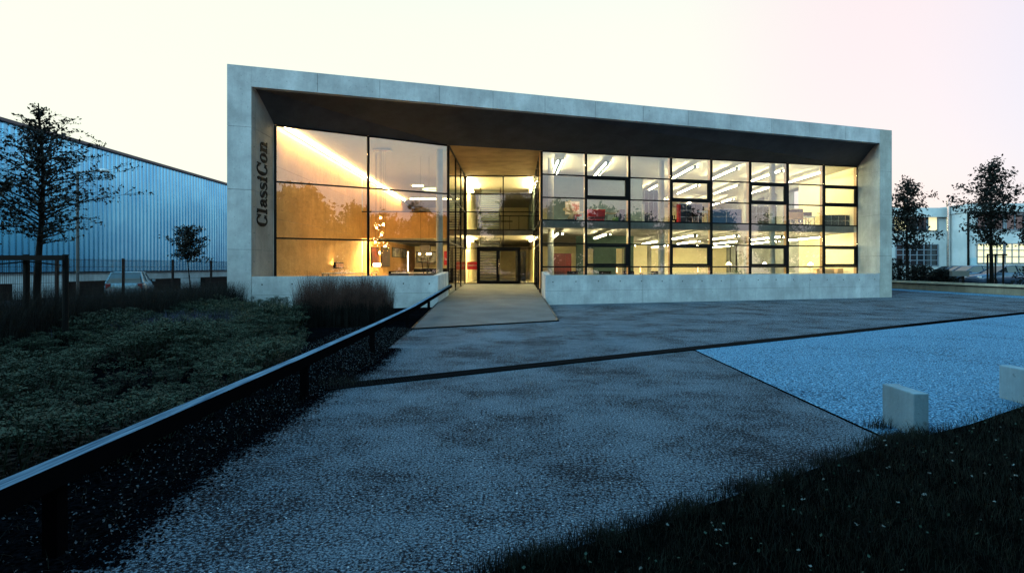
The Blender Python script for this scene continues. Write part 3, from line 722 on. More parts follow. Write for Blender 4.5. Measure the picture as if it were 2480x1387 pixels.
MB().box(X(1640, 32.9), X(1645, 32.9), 32.6, 33.0, ZS, ZS+1.15).build('red_panel', REDW); tag(bpy.data.objects['red_panel'], 'narrow upright red panel beside the dark blue cabinet upstairs', 'panel')
for i, (a, b, dd, lab) in enumerate(((1676, 1716, 32.6, 'glass topped desk on thin legs in the fourth bay upstairs'), (1912, 1948, 34.6, 'pale blue drafting desk with crossed legs upstairs near the right end'), (1950, 1975, 36, 'blue desk beside the drafting desk upstairs'))):
    e = table('desk', X(a, dd), X(b, dd), dd, dd+.8, .74, lab, 'desk', ZS, LTBLUE, CHROME)
    m = MB(); m.cyl((X(a, dd)+.05, dd+.1, ZS+.02), (X(b, dd)-.05, dd+.1, ZS+.68), .012, n=6); m.cyl((X(b, dd)-.05, dd+.1, ZS+.02), (X(a, dd)+.05, dd+.1, ZS+.68), .012, n=6); m.build('brace', CHROME, e)
    for q in range(2):
        xm = X(a, dd)+(X(b, dd)-X(a, dd))*(.3+.4*q)
        boxes('monitor', (xm, dd+.4, ZS+.74), '%s dark monitor on the %s' % (['left', 'right'][q], ['glass topped desk upstairs', 'pale blue drafting desk upstairs', 'blue desk upstairs'][i]), 'monitor',
              [('screen', BLACKM, [(xm-.17, xm+.17, dd+.4, dd+.43, ZS+.8, ZS+1.04)]), ('stand', CHROME, [(xm-.06, xm+.06, dd+.36, dd+.48, ZS+.745, ZS+.76), (xm-.01, xm+.01, dd+.42, dd+.44, ZS+.76, ZS+.8)])])
for i, (px, dd, lab) in enumerate(((1925, 34.2, 'orange seat chair under the drafting desk upstairs'), (1940, 34.3, 'orange seat chair right of its twin at the drafting desk'), (1690, 32.3, 'dark chair pulled up to the glass topped desk upstairs'))):
    chair(X(px, dd), dd, .3*i, lab, (WOODL, WOODL, BLACKM)[i], ZS)
e = T('paper_lamp', (X(1558, 31.8), 31.8, ZS), 'slim white standing paper lamp in the third bay upstairs', 'floor lamp')
MB().cyl((X(1558, 31.8), 31.8, ZS+.1), (X(1558, 31.8), 31.8, ZS+1.05), .06, .07, n=12).build('lamp_shade', simple('rice_paper', (.6, .55, .42), .8), e)
MB().cyl((X(1558, 31.8), 31.8, ZS), (X(1558, 31.8), 31.8, ZS+.1), .1, n=12).build('base', WHITE, e)

# downstairs office things
e = T('cabinet', (X(1360, 36), 36.2, ZF), 'reddish brown wooden cabinet in the first bay downstairs', 'cabinet')
MB().box(X(1338, 36), X(1384, 36), 36, 36.6, ZF, ZF+1.95).build('body', REDC, e)
for i in range(3):
    a = X(1338, 36)+i*(X(1384, 36)-X(1338, 36))/3
    MB().box(a+.01, a+(X(1384, 36)-X(1338, 36))/3-.01, 35.97, 35.995, ZF+.05, ZF+1.92).build('door', simple('red_panel_door', (.07+.015*i, .010, .006), .4), e)
for i, (px, dd, rz_, lab, mt) in enumerate(((1350, 31.2, 0, 'dark red chair in front of the brown cabinet', REDC), (1392, 31.2, .5, 'black rounded chair right of the brown cabinet', BLACKM), (1467, 31.8, 0, 'black swivel stool before the green wall', BLACKM), (1530, 32, .4, 'black chair beside the red legged table', BLACKM), (1592, 32.3, -.3, 'black chair left of the office column downstairs', BLACKM))):
    chair(X(px, dd), dd+.4, rz_, lab, mt, ZF).scale = (1.15, 1.15, 1)
table('table', X(1555, 32.6), X(1583, 32.6), 32.6, 33.4, .76, 'white table with red trestle legs downstairs', 'table', ZF, WHITE, REDW)
for i, (a, b, dd, lab) in enumerate(((1635, 1715, 33.5, 'long white desk in the fourth bay downstairs'), (1730, 1795, 33.5, 'white desk with potted plant beside it downstairs'), (1825, 1875, 34, 'white desk behind the second office column downstairs'), (1920, 1975, 35, 'white desk with a table lamp near the oak drawers'))):
    table('desk', X(a, dd), X(b, dd), dd, dd+.8, .74, lab, 'desk', ZF, WHITE, CHROME)
for i, (px, dd, lab) in enumerate(((1765, 34, 'small white cone lamp on the desk by the glass door'), (1852, 34.4, 'small white cone lamp on the desk behind the column'), (1963, 35.4, 'small white cone lamp nearest the oak drawers'))):
    x = X(px, dd); e = T('desk_lamp', (x, dd, ZF+.74), lab, 'table lamp', 'cone lamps on the downstairs desks')
    m = MB(); m.cyl((x, dd, ZF+1.22), (x, dd, ZF+1.38), .17, .03, n=16); m.build('lamp_shade', SHADE, e)
    m = MB(); m.cyl((x, dd, ZF+.74), (x, dd, ZF+1.22), .01, n=6); m.cyl((x, dd, ZF+.74), (x, dd, ZF+.76), .08, n=12); m.build('stem', CHROME, e)
for i, (px, lab) in enumerate(((1494, 'slim glowing candle light before the green wall'), (1551, 'slim glowing candle light above the red legged table'), (1690, 'slim glowing candle light on the long white desk'), (1725, 'slim glowing candle light at the fifth bay mullion'))):
    dd = 29.5+(X(px, 31)-1.37)*.2438+.45; x = X(px, dd); e = T('candle_light', (x, dd, ZF), lab, 'light', 'slim candle lights along the downstairs glass')
    m = MB(); m.cyl((x, dd, ZF+.80), (x, dd, ZF+1.12), .022, n=8); m.build('tube', GLOWR, e)
    m = MB(); m.cyl((x, dd, ZF), (x, dd, ZF+.80), .015, n=8); m.cyl((x, dd, ZF), (x, dd, ZF+.02), .1, n=12); m.build('stand', CHROME, e)
e = T('glass_door', (X(1775, 44), 44, ZF), 'thin dark framed glass door standing in the downstairs office', 'door')
m = MB(); a, b = X(1768, 44), X(1796, 44)
for u, v, w, z in ((a, a+.05, ZF, 3.3), (b-.05, b, ZF, 3.3), ((a+b)/2, (a+b)/2+.1, ZF, 3.3)): m.box(u, v, 44, 44.06, w, z)
m.box(a, b, 43.99, 44.065, 3.3, 3.36); m.build('frame', BLACK, e)
pt = T('potted_plant', (X(1785, 33.2), 33.2, ZF), 'small dark green potted plant on the downstairs office floor', 'plant')
m = MB(); m.lathe([(.01, 0), (.14, 0), (.18, .3), (.16, .3), (.15, .27), (.01, .27)], (X(1785, 33.2), 33.2, ZF), 14); m.build('pot', BLACKM, pt)
rnd = random.Random(4); m = MB()
for i in range(160):
    a = rnd.uniform(0, 6.28); r = rnd.uniform(.02, .3); z = ZF+.35+rnd.uniform(0, .55); c = Vector((X(1785, 33.2)+r*math.cos(a), 33.2+r*math.sin(a), z)); s = .05
    u = Vector((rnd.uniform(-1, 1), rnd.uniform(-1, 1), rnd.uniform(-1, 1))).normalized(); v = u.orthogonal()
    m.add([c-u*s, c+v*s*.4, c+u*s, c-v*s*.4], [(0, 1, 2, 3)])
m.build('foliage', simple('houseplant_leaf', (.04, .08, .03), .6), pt)
for i, (a, b, lab) in enumerate(((1978, 1992, 'narrow light oak drawer unit by the last mullion'), (1996, 2020, 'light oak drawer unit with an orange box downstairs'), (2028, 2050, 'plain light oak cabinet against the right side wall'))):
    dd = 35.2+i*.2; e = T('drawer_unit', (X((a+b)/2, dd), dd, ZF), lab, 'drawer unit', 'light oak storage units')
    MB().box(X(a, dd), X(b, dd), dd, dd+.5, ZF, ZF+1.0).build('body', WOODL, e)
    for k in range(4): MB().box(X(a, dd)+.02, X(b, dd)-.02, dd-.02, dd-.003, ZF+.05+k*.24, ZF+.05+k*.24+.22).build('drawer', WOODL, e)
for nm, bx, lab in (('inner_panel', (X(1418, 38), X(1436, 38), 39.5, 39.55, ZF, 2.9), 'x'),):
    pass
m = MB(); m.box(4.5, 7.6, 41, 41.1, ZF, 3.74); m.build('partition_wall', CREAM, bd)

# ------------------------------------------------------------------ wordmark on the left reveal (plane x=-10, letters read upwards)
def ribbon(pts, ws):     # variable width ribbon in 2D -> list of quads
    out = []
    P = [Vector(p) for p in pts]; N = []
    for i in range(len(P)):
        d = (P[min(i+1, len(P)-1)]-P[max(i-1, 0)]).normalized(); N.append(Vector((-d.y, d.x)))
    for i in range(len(P)-1):
        out.append([P[i]+N[i]*ws[i]/2, P[i]-N[i]*ws[i]/2, P[i+1]-N[i+1]*ws[i+1]/2, P[i+1]+N[i+1]*ws[i+1]/2])
    return out
def rect(x0, x1, y0, y1): return [Vector((x0, y0)), Vector((x1, y0)), Vector((x1, y1)), Vector((x0, y1))]
def arc(cx, cy, rx, ry, a0, a1, thick, thin, n=26):
    pts = []; ws = []
    for i in range(n+1):
        a = R(a0+(a1-a0)*i/n); k = abs(math.cos(a))**1.6
        w = thin+(thick-thin)*k; pts.append((cx+(rx-w/2)*math.cos(a), cy+(ry-w/2)*math.sin(a))); ws.append(w)
    return ribbon(pts, ws)
def gC():
    w = .82; q = arc(w/2, .5, w/2, .52, 42, 322, .25, .045)
    q.append([Vector((w-.14, .66)), Vector((w-.02, .62)), Vector((w-.02, 1.0)), Vector((w-.07, 1.0))]); q.append(rect(w-.09, w-.03, .0, .24)); return q, w+.06
def gl_():
    return [rect(.08, .28, .05, .97), rect(0, .36, 0, .05), rect(0, .08, .93, 1.0)], .40
def gi():
    q = [rect(.08, .28, .05, .64), rect(0, .36, 0, .05), rect(0, .08, .60, .66)]
    c = Vector((.18, .84)); q.append([c+Vector((.115*math.cos(a), .115*math.sin(a))) for a in [2*math.pi*i/12 for i in range(12)]]); return q, .40
def gn():
    q = [rect(.08, .28, .05, .64), rect(0, .36, 0, .05), rect(0, .08, .60, .66), rect(.48, .68, .05, .46), rect(.41, .76, 0, .05)]
    q += arc(.43, .44, .25, .23, 0, 165, .2, .06, 14); return q, .79
def go():
    return arc(.33, .33, .33, .35, 0, 360, .22, .045), .70
def gs():
    pts = [(.44, .50), (.43, .60), (.27, .655), (.10, .60), (.06, .50), (.12, .41), (.27, .34), (.42, .26), (.47, .16), (.40, .05), (.24, .005), (.09, .04), (.04, .16)]
    ws = [.05, .045, .05, .10, .14, .17, .18, .17, .14, .10, .05, .045, .05]
    return ribbon(pts, ws), .55
def ga():
    q = [rect(.36, .56, .06, .46)]
    q += arc(.32, .45, .24, .21, 0, 150, .2, .06, 12)
    q.append([Vector((.14+.09*math.cos(a), .50+.08*math.sin(a))) for a in [2*math.pi*i/10 for i in range(10)]])
    q += ribbon([(.37, .38), (.2, .33), (.12, .18), (.18, .05), (.30, .05), (.37, .12)], [.05, .10, .17, .12, .05, .05])
    q += ribbon([(.50, .08), (.58, .02), (.66, .06)], [.1, .06, .03]); return q, .66
word = [gC, gl_, ga, gs, gs, gi, gC, go, gn]
tot = sum(g()[1] for g in word)-.06
z0, z1 = 3.29, 6.67; yb, cap = 23.33, .90
m = MB(); u = 0; k = 0
for g in word:
    q, adv = g()
    for poly in q:
        k += 1; th = .03+.0007*(k % 9)
        pts = [(yb-p.y*cap, z0+(u+p.x)/tot*(z1-z0)) for p in poly]
        n = len(pts); vs = [(-9.986, a, b) for a, b in pts]+[(-9.986+th, a, b) for a, b in pts]
        m.add(vs, [tuple(range(n)), tuple(range(2*n-1, n-1, -1))]+[(i, i+n, (i+1) % n+n, (i+1) % n) for i in range(n)])
    u += adv
tag(m.build('wordmark_sign', BLACKM), 'black serif ClassiCon lettering reading upwards on the left reveal', 'sign')

# ------------------------------------------------------------------ handrail along the planting bed
hr = empty('handrail', (-2.75, 12, 0), 'low dark wooden beam handrail on steel posts beside the planting', 'handrail')
RAIL = Mat('weathered_dark_timber')
RAIL.color(RAIL.mix(RAIL.noise(5, 4, .7, scale=(9, .35, 9), lo=.35, hi=.65), (.03, .055, .09), (.14, .21, .28)))
RAIL.b.inputs['Roughness'].default_value = .5; RAIL.b.inputs['Specular IOR Level'].default_value = 0
pts = [(-2.60, .6, .595), (-2.63, 7.4, .595), (-2.72, 11.4, .585), (-2.86, 16.2, .585), (-3.06, 24.2, .715), (-3.10, 28.3, .83)]
m = MB()
V_ = []
for i, p in enumerate(pts):
    for dx, dz in ((-.06, 0), (.06, 0), (.06, -.135), (-.06, -.135)): V_.append((p[0]+dx, p[1], p[2]+dz))
fs = [(0, 1, 2, 3), tuple(4*(len(pts)-1)+k for k in (3, 2, 1, 0))]
for i in range(len(pts)-1):
    for k in range(4): fs.append((4*i+k, 4*(i+1)+k, 4*(i+1)+(k+1) % 4, 4*i+(k+1) % 4))
m.add(V_, fs); m.mi = [1 if (i < 2 or (i-2) % 4 != 0) else 0 for i in range(len(fs))]; m.build('rail', [RAIL.m, RAILSIDE], hr, bevel=.006)  # top keeps the lit timber tone, other faces painted black as shade
for x, y in ((-2.70, 3.4), (-2.70, 7.44), (-2.79, 11.36), (-2.93, 15.87), (-3.13, 21.2)):
    zt = .44 if y < 17 else .52
    m = MB(); m.box(x-.045, x+.045, y-.04, y+.04, 0, zt); m.build('post', RAILSIDE, hr)

# ------------------------------------------------------------------ bollards
def bollard(x, y, lx, ly, h, label):
    m = MB(); m.box(x, x+lx, y, y+ly, -.05, h); o = m.build('concrete_bollard', BOL, bevel=.012)
    return tag(o, label, 'bollard', 'concrete block bollards on the gravel')
bx = (2213-PX)/F*5.80
bollard(bx, 5.80, .155, .50, .43, 'upright concrete block at the grass edge with grass blades at its foot')
b2 = gr(2419, 963)
bollard(b2[0], b2[1]-1.05, .155, 1.05, .43, 'concrete block farther back on the gravel, cut by the picture edge')

# ------------------------------------------------------------------ right hand side: wall, car park, neighbour
lw = empty('low_wall', (29.6, 40, 0), 'low concrete boundary wall with overhanging pale coping', 'wall')
m = MB()
y = 14.0; i = 0
while y < 70: m.box(29.6, 29.9, y+.012, y+3.0, -.1, .42+.0*i); y += 3.0
m.box(29.62, 29.88, 14, 70, -.1, .40); m.build('wall_panel', concrete('old_wall_concrete', (.20, .19, .14), stain=.9), lw)
m = MB(); y = 14.0
while y < 70: m.box(29.45, 29.95, y+.01, y+5.6, .50, .64); y += 5.61
m.build('coping', concrete('coping_concrete', (.36, .33, .24)), lw)
m = MB(); m.box(29.68, 29.9, 14, 70, .40, .50); m.build('shadow_gap', BLACKM, lw)
sheet('car_park', [(29.9, -20), (140, -20), (140, 140), (29.9, 140)], .33, FARG)
sheet('verge', [(29.95, 10), (32.2, 10), (32.2, 70), (29.95, 70)], .45, SOIL)

nb = empty('office_building', (45, 58, .3), 'white two storey office and garage building across the car park', 'building')
NBW = Mat('white_render_panels')
NBW.color(NBW.mix(NBW.noise(.6, 3, lo=.4, hi=.6), (.36, .42, .44), (.44, .50, .52))); NBW.b.inputs['Roughness'].default_value = .8
NBW = NBW.m
D1_, D2_ = 60.0, 57.0
zt = 1.7+142*D1_/F
m = MB(); xl, xr_ = X(2120, D1_), X(2299, D1_)
m.box(xl, xr_, D1_, D1_+14, 0, zt-1.0)
for k in range(5):
    m.box(xl, xr_, D1_-.02, D1_-.004, .35+k*1.28, .35+k*1.28+1.26)
m.box(xl, xr_+.3, D1_-.35, D1_+14, zt-.95, zt)
m.build('wall', NBW, nb)
m = MB()
xa2, xb2 = X(2301, D1_), X(2344, D2_+1)
m.prism([(xa2, D1_-.1), (xb2, D2_+.8), (xb2, D1_+14), (xa2, D1_+14)], 0, zt+.15)
m.prism([(xa2, D1_-.35), (xb2, D2_+.55), (xb2, D2_+.75), (xa2, D1_-.15)], zt-.9, zt+.2); m.build('stair_tower', NBW, nb)
m = MB(); m.box(X(2347, D2_), 110, D2_, D2_+18, 0, zt-.75); m.box(X(2347, D2_)-.1, 110, D2_-.4, D2_+18, zt-.7, zt+.12); m.build('wall', NBW, nb)
m = MB(); m.cyl((X(2296.5, 59.2), 59.2, .3), (X(2296.5, 59.2), 59.2, 1.7+160*59.2/F), .15, n=14); m.build('flue', CHROME, nb)
m = MB(); m.cyl((X(2345, 56.8), 56.8, .3), (X(2345, 56.8), 56.8, zt-.7), .1, n=10); m.build('downpipe', BLACK, nb)
LITW = emis('lit_window', (1, .80, .42), .75)
def nwin(px0, px1, py0, py1, D, nx, nz, mat, lit=None):
    p0 = at(px0, py1, D-.06); p1 = at(px1, py0, D-.06)
    m = MB(); m.box(p0.x, p1.x, D-.05, D-.021, p0.z, p1.z); pane = m
    f = MB()
    for i in range(nx+1): x = p0.x+(p1.x-p0.x)*i/nx; f.box(x-.04, x+.04, D-.12, D-.051, p0.z-.03, p1.z+.03)
    for k in range(nz+1): z = p0.z+(p1.z-p0.z)*k/nz; f.box(p0.x-.04, p1.x+.04, D-.13, D-.121, z-.04, z+.04)
    w = f.build('window', simple('window_frame_paint', (.30, .36, .40), .5) if False else WF, nb); q = pane.build('pane', mat, nb); q.parent = w; q.location = (0, 0, 0)
WF = simple('window_frame_paint', (.11, .15, .19), .5)
nwin(2247, 2270, 525, 559, D1_, 1, 1, LITW); nwin(2200, 2244, 525, 559, D1_, 2, 1, CARGL); nwin(2165, 2196, 525, 559, D1_, 1, 1, LITW)
nwin(2170, 2271, 592, 643, D1_, 6, 4, CARGL)
nwin(2366, 2430, 590, 637, D2_, 4, 3, LITW); nwin(2434, 2500, 590, 637, D2_, 4, 3, LITW); nwin(2366, 2430, 519, 556, D2_, 3, 1, CARGL); nwin(2436, 2500, 519, 556, D2_, 3, 1, CARGL)
m = MB(); p = at(2357, 648, D2_); m.box(p.x-.35, p.x+.35, D2_-.08, D2_-.004, 1.3, 2.6); m.build('notice_board', LTBLUE, nb)

ub = T('utility_box', (X(2330, 38), 38, .45), 'grey rectangular box on a post in front of the parked cars', 'utility box')
p0 = at(2306, 669, 38); p1 = at(2348, 655.5, 38)
MB().box(p0.x, p1.x, 38, 38.25, p0.z, p1.z).build('body', simple('grey_box', (.07, .075, .07), .6), ub, bevel=.01)
MB().box(p1.x-.35, p1.x-.25, 38.1, 38.2, .45, p0.z).build('post', BLACK, ub)

# cars: lofted body from side profile, nose to -x
def carpaint(n, c): return simple(n, c, .18, .3, spec=.8, var=.05)
def loft(secs):
    m = MB(); n = len(secs[0]); vs = []
    for s_ in secs: vs += s_
    fs = []
    for i in range(len(secs)-1):
        for k in range(n): fs.append((i*n+k, i*n+(k+1) % n, (i+1)*n+(k+1) % n, (i+1)*n+k))
    fs += [tuple(range(n-1, -1, -1)), tuple(range((len(secs)-1)*n, len(secs)*n))]
    return m.add(vs, fs)
def car(name, loc, rz, label, paint, estate=False):
    e = T(name, loc, label, 'car', 'cars parked behind the low wall' if loc[0] > 0 else None, rz)
    Ln = 4.3
    #       x     zbot ztop halfw
    body = [(0.0, .38, .60, .62), (.10, .25, .70, .74), (.5, .20, .80, .84), (1.1, .20, .90, .87), (1.5, .20, .94, .88), (3.4, .20, .96, .88), (4.0, .22, .95, .84), (4.22, .28, .90, .78), (4.3, .38, .75, .70)]
    secs = []
    for x, zb, zt_, w in body:
        secs.append([(x, -w*.92, zb), (x, w*.92, zb), (x, w, zb+(zt_-zb)*.35), (x, w, zb+(zt_-zb)*.75), (x, w*.88, zt_), (x, -w*.88, zt_), (x, -w, zb+(zt_-zb)*.75), (x, -w, zb+(zt_-zb)*.35)])
    loft(secs).build('body', paint, e, True, smooth=True)
    rear = 4.15 if estate else 3.95
    roof = [(1.15, .88, .70, .885), (2.0, 1.38, .60, .9), (2.6, 1.45, .58, .9), (rear-.55, 1.42, .58, .9), (rear-.1, 1.15, .62, .9), (rear, .92, .66, .9)]
    secs = [[(x, -w*1.22 if z < .95 else -.78, zb), (x, .78, zb), (x, w, z), (x, -w, z)] for x, z, w, zb in roof]
    loft(secs).build('window_glass', CARGL, e, True)
    m = MB(); rp_ = [(2.0, 1.395), (2.6, 1.465), (rear-.6, 1.44), (rear-.5, 1.39)]
    secs = [[(x, -.60, z-.03), (x, .60, z-.03), (x, .58, z), (x, -.58, z)] for x, z in rp_]
    loft(secs).build('roof', paint, e, True, smooth=True)
    for s in (-1, 1):
        for a, b, r in (((1.12, s*.76, .9), (2.02, s*.61, 1.40), .03), ((2.75, s*.79, .92), (2.7, s*.60, 1.45), .035), ((rear, s*.76, .9), (rear-.52, s*.60, 1.42), .04)):
            MB().cyl(a, b, r, n=6).build('pillar', paint, e, True)
    for x in (.85, 3.4):
        for s in (-1, 1):
            m = MB(); m.cyl((x, s*.70, .31), (x, s*.885, .31), .31, n=20); wh = m.build('wheel', BLACKM, e, True)
            m = MB(); m.cyl((x, s*.87, .31), (x, s*.895, .31), .19, n=16); r_ = m.build('rim', CHROME, e, True); r_.parent = wh
    for s in (-1, 1):
        m = MB(); m.box(-.005+.03, .16, s*.62-.14, s*.62+.14, .58, .70); m.build('headlight', simple('headlight_glass', (.6, .65, .7), .1), e, True, bevel=.02)
        m = MB(); m.box(4.2, 4.30, s*.64-.1, s*.64+.1, .62, .90); m.build('tail_light', simple('tail_light_red', (.25, .02, .02), .3), e, True, bevel=.02)
        m = MB(); m.box(1.45, 1.6, s*.93-.07, s*.93+.07, .92, 1.04); m.build('mirror', paint, e, True, bevel=.02)
    return e
GZ = .34
P_DK = carpaint('dark_blue_paint', (.02, .04, .09)); P_SV = carpaint('silver_blue_paint', (.06, .10, .16)); P_BK = carpaint('black_paint', (.008, .01, .015))
car('parked_car', (X(2240, 52), 52, GZ), 0, 'dark hatchback partly behind the shrubs, farthest of the parked cars', P_BK)
car('parked_car', (X(2252, 48), 47.5, GZ), 0, 'dark blue car between two others behind the low wall', P_DK, True)
car('parked_car', (X(2279, 44.5), 44.5, GZ), 0, 'silver blue car with pale roof behind the grey box', P_SV)
car('parked_car', (X(2352, 41.5), 41.5, GZ), 0, 'blue car behind the staked tree, nearest the wall', P_SV, True)
c = car('parked_hatchback', (-18.3, 27.9, 0), R(-90-0), 'pale hatchback seen from behind through the wire fence', carpaint('pale_blue_paint', (.22, .31, .36)), True)
c.location = (-20.6, 31.6, 0); c.rotation_euler = (0, 0, R(-64))   # tail towards the camera
c['category'] = 'car'

# ------------------------------------------------------------------ left side: hall, fence, lamp
hall = empty('warehouse', (-26, 45, 0), 'long corrugated metal warehouse behind the wire fence', 'building')
m = MB(); x = -26.0; y = 18.0; pitch = .40; V0 = []; prof = [(0, 0), (.12, 0), (.17, .06), (.35, .06), (.40, 0)]
ys = []
while y < 110:
    for a, b in prof[:-1]: ys.append((y+a, x+b))
    y += pitch
z0, z1 = 1.42, 9.05
vs = [(b, a, z0) for a, b in ys]+[(b, a, z1) for a, b in ys]; n = len(ys)
m.add(vs, [(i, i+1, n+i+1, n+i) for i in range(n-1)])
HM = Mat('blue_corrugated_steel')
HM.color(HM.mix(HM.noise(.35, 3, lo=.35, hi=.65), (.10, .35, .58), (.15, .46, .69))); HM.b.inputs['Metallic'].default_value = .92; HM.b.inputs['Roughness'].default_value = .22
m.build('cladding', HM.m, hall)
MB().box(-44, -26.03, 18, 110, 1.4, 9.05).build('wall', FARG, hall)
MB().box(-44.2, -25.75, 17.8, 110, 9.06, 9.22).build('roof_edge', simple('dark_fascia', (.05, .04, .05), .6), hall)
MB().box(-44, -25.98, 18, 110, -.05, 1.38).build('plinth', concrete('pale_plinth', (.42, .50, .54), stain=.3), hall)
MB().box(-25.98, -25.86, 18, 110, 1.36, 1.42).build('drip_rail', BLACK, hall)
for y0, y1 in ((33.5, 36.6), (40.7, 44.4), (47.9, 51.6), (26.5, 29.5)):
    MB().box(-25.97, -25.6, y0, y1, 0, .84).build('cellar_hatch', BLACKM, hall)

fn = empty('wire_fence', (-11.75, 20, 0), 'tall dark double wire mesh fence on steel posts beside the road', 'fence')
FX = -11.75
yy = 7.3
while yy < 42:
    m = MB(); m.box(FX-.03, FX+.03, yy-.03, yy+.03, 0, 1.95); m.build('post', BLACK, fn)
    if yy < 24.5:
        m = MB(); k = .05
        while k < 2.5: m.box(FX+.032, FX+.038, yy+k-.003, yy+k+.003, .05, 1.92); k += .05
        for z in (.1, .3, .5, .7, .9, 1.1, 1.3, 1.5, 1.7, 1.88): m.box(FX+.039, FX+.046, yy, yy+2.5, z-.004, z+.004)
        m.build('mesh_panel', BLACK, fn)
    yy += 2.52
sl = T('street_lamp', (-15.1, 20, 0), 'grey street lamp with a flat head rising behind the large tree', 'street lamp')
m = MB(); m.cyl((-15.1, 20, 0), (-15.1, 20, 5.0), .055, .04, n=10); m.cyl((-15.1, 20, 4.95), (-14.35, 20, 5.02), .03, n=8); m.build('pole', simple('galvanised', (.02, .03, .035), .6), sl)
m = MB(); m.lathe([(.01, .10), (.12, .07), (.18, 0), (.15, -.03), (.01, -.04)], (-14.2, 20, 5.0), 18); m.build('lamp_head', simple('lamp_head_grey', (.4, .45, .48), .4), sl, smooth=True)

# ------------------------------------------------------------------ vegetation
def leafmat(name, c, c2):
    m = Mat(name); m.color(m.mix(m.noise(4, 2, lo=.4, hi=.6), c, c2)); m.b.inputs['Roughness'].default_value = .75; m.b.inputs['Specular IOR Level'].default_value = .15
    return m.m
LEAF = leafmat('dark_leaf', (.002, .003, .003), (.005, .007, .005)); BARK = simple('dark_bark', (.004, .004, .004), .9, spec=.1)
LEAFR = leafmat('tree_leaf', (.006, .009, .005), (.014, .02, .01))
def leaves(name, pts, size, mat, rnd, parent, aspect=.5):
    n = len(pts); P = np.array(pts); rs = np.random.RandomState(rnd)
    u = rs.normal(size=(n, 3)); u /= np.linalg.norm(u, axis=1)[:, None]
    w = rs.normal(size=(n, 3)); v = np.cross(u, w); v /= np.linalg.norm(v, axis=1)[:, None]
    s = (size*rs.uniform(.6, 1.3, n))[:, None]
    V = np.stack([P-u*s, P+v*s*aspect, P+u*s, P-v*s*aspect], 1).reshape(-1, 3)
    o = npmesh(name, V, np.arange(4*n).reshape(-1, 4), mat)
    o.parent = parent; o.location = -wloc(parent); return o
def tree(name, x, y, z0, zb, zt_, rad, nleaf, size, seed, label, group=None, trunk_r=.08, prof=None, lean=0, mat=None, limbs=46, kind='tree', spread=.11):
    rd = random.Random(seed); e = T(name, (x, y, z0), label, kind, group)
    prof = prof or (lambda t: (math.sin(math.pi*min(1, .12+t*.95)))**.8*(1-.45*t))
    m = MB(); H = zt_-z0; N = 12; tp = []
    for i in range(N+1):
        t = i/N; tp.append(Vector((x+lean*t+.04*math.sin(t*7+seed), y+.04*math.cos(t*5+seed), z0+H*t*.97)))
    for i in range(N): m.cyl(tp[i], tp[i+1], trunk_r*(1-.88*i/N), trunk_r*(1-.88*(i+1)/N), n=8, cap=False)
    m.build('trunk', BARK, e)
    lb = MB(); L_ = []
    for i in range(limbs):
        t = (i+rd.random())/limbs; zz = zb+(zt_-zb)*t*.90; tt = (zz-z0)/H; b0 = tp[0].lerp(tp[-1], tt) if False else Vector((x+lean*tt, y, zz))
        a = i*2.4+rd.uniform(-.5, .5); Lg = rad*prof(t)*rd.uniform(.55, 1.12); up = .35+.5*t+rd.uniform(-.15, .25)
        d = Vector((math.cos(a), math.sin(a), up)).normalized()
        p = b0; q = [p]
        for k in range(5):
            d = (d+Vector((rd.uniform(-.18, .18), rd.uniform(-.18, .18), rd.uniform(-.16, .10)))).normalized()
            pn = p+d*Lg/5; lb.cyl(p, pn, max(.004, trunk_r*.22*(1-k/5)), max(.003, trunk_r*.22*(1-(k+1)/5)), n=5, cap=False); p = pn; q.append(p)
        for k in range(1, 6):
            for s in range(3):
                a2 = rd.uniform(0, 6.28); td = Vector((math.cos(a2), math.sin(a2), rd.uniform(-.2, .7))).normalized()
                tl_ = Lg*rd.uniform(.15, .36); e2 = q[k]+td*tl_
                lb.cyl(q[k], e2, .005, .002, n=4, cap=False)
                L_.append((q[k], e2))
    lb.build('limb', BARK, e)
    pts = []; tl = sum((b-a).length for a, b in L_)
    for a, b in L_:
        for k in range(int(nleaf*(b-a).length/tl+rd.random())):
            t = rd.uniform(.15, 1.1); p = a.lerp(b, t); pts.append((p.x+rd.gauss(0, 1)*spread*.5, p.y+rd.gauss(0, 1)*spread*.5, p.z+rd.gauss(0, 1)*spread*.4))
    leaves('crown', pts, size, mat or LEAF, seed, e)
    return e
# large tree with stake frame (left)
tree('broadleaf_tree', -9.85, 12.0, 0, 2.15, 5.25, 1.75, 5200, .038, 3, 'large dark tree held by a wooden stake frame at left', trunk_r=.085, spread=.05,
     prof=lambda t: [.55, .85, 1.0, 1.0, .88, .72, .55, .40, .25, .14, .08][min(10, int(t*10))], limbs=84)
tree('broadleaf_tree', -11.3, 12.0, 0, 1.9, 4.0, 1.15, 3400, .045, 8, 'dark tree cut by the left edge of the picture', trunk_r=.07, limbs=46)
tree('broadleaf_tree', -11.25, 20.0, 0, 1.85, 3.05, .80, 2600, .045, 12, 'small round crowned tree beside the warehouse fence', trunk_r=.035, prof=lambda t: .9-.35*t, limbs=34)
def stakes(x, y, z0, w, h, label, n=3):
    e = T('tree_stake_frame', (x, y, z0), label, 'stake frame')
    for i in range(n):
        xx = x-w/2+w*i/(n-1); m = MB(); m.cyl((xx, y+.05*i, z0), (xx, y+.05*i, z0+h), .055 if n == 3 else .09, n=10); m.build('stake', BARK, e)
    m = MB(); m.box(x-w/2-.1, x+w/2+.1, y-.11, y-.065, z0+h-.12, z0+h-.02); m.build('crossbar', BARK, e)
    m = MB(); m.cyl((x-w/2, y-.02, z0+h-.22), (x, y+.1, z0+h-.14), .015, n=6); m.cyl((x+w/2, y-.02, z0+h-.22), (x, y+.1, z0+h-.14), .015, n=6); m.build('tie', BARK, e)
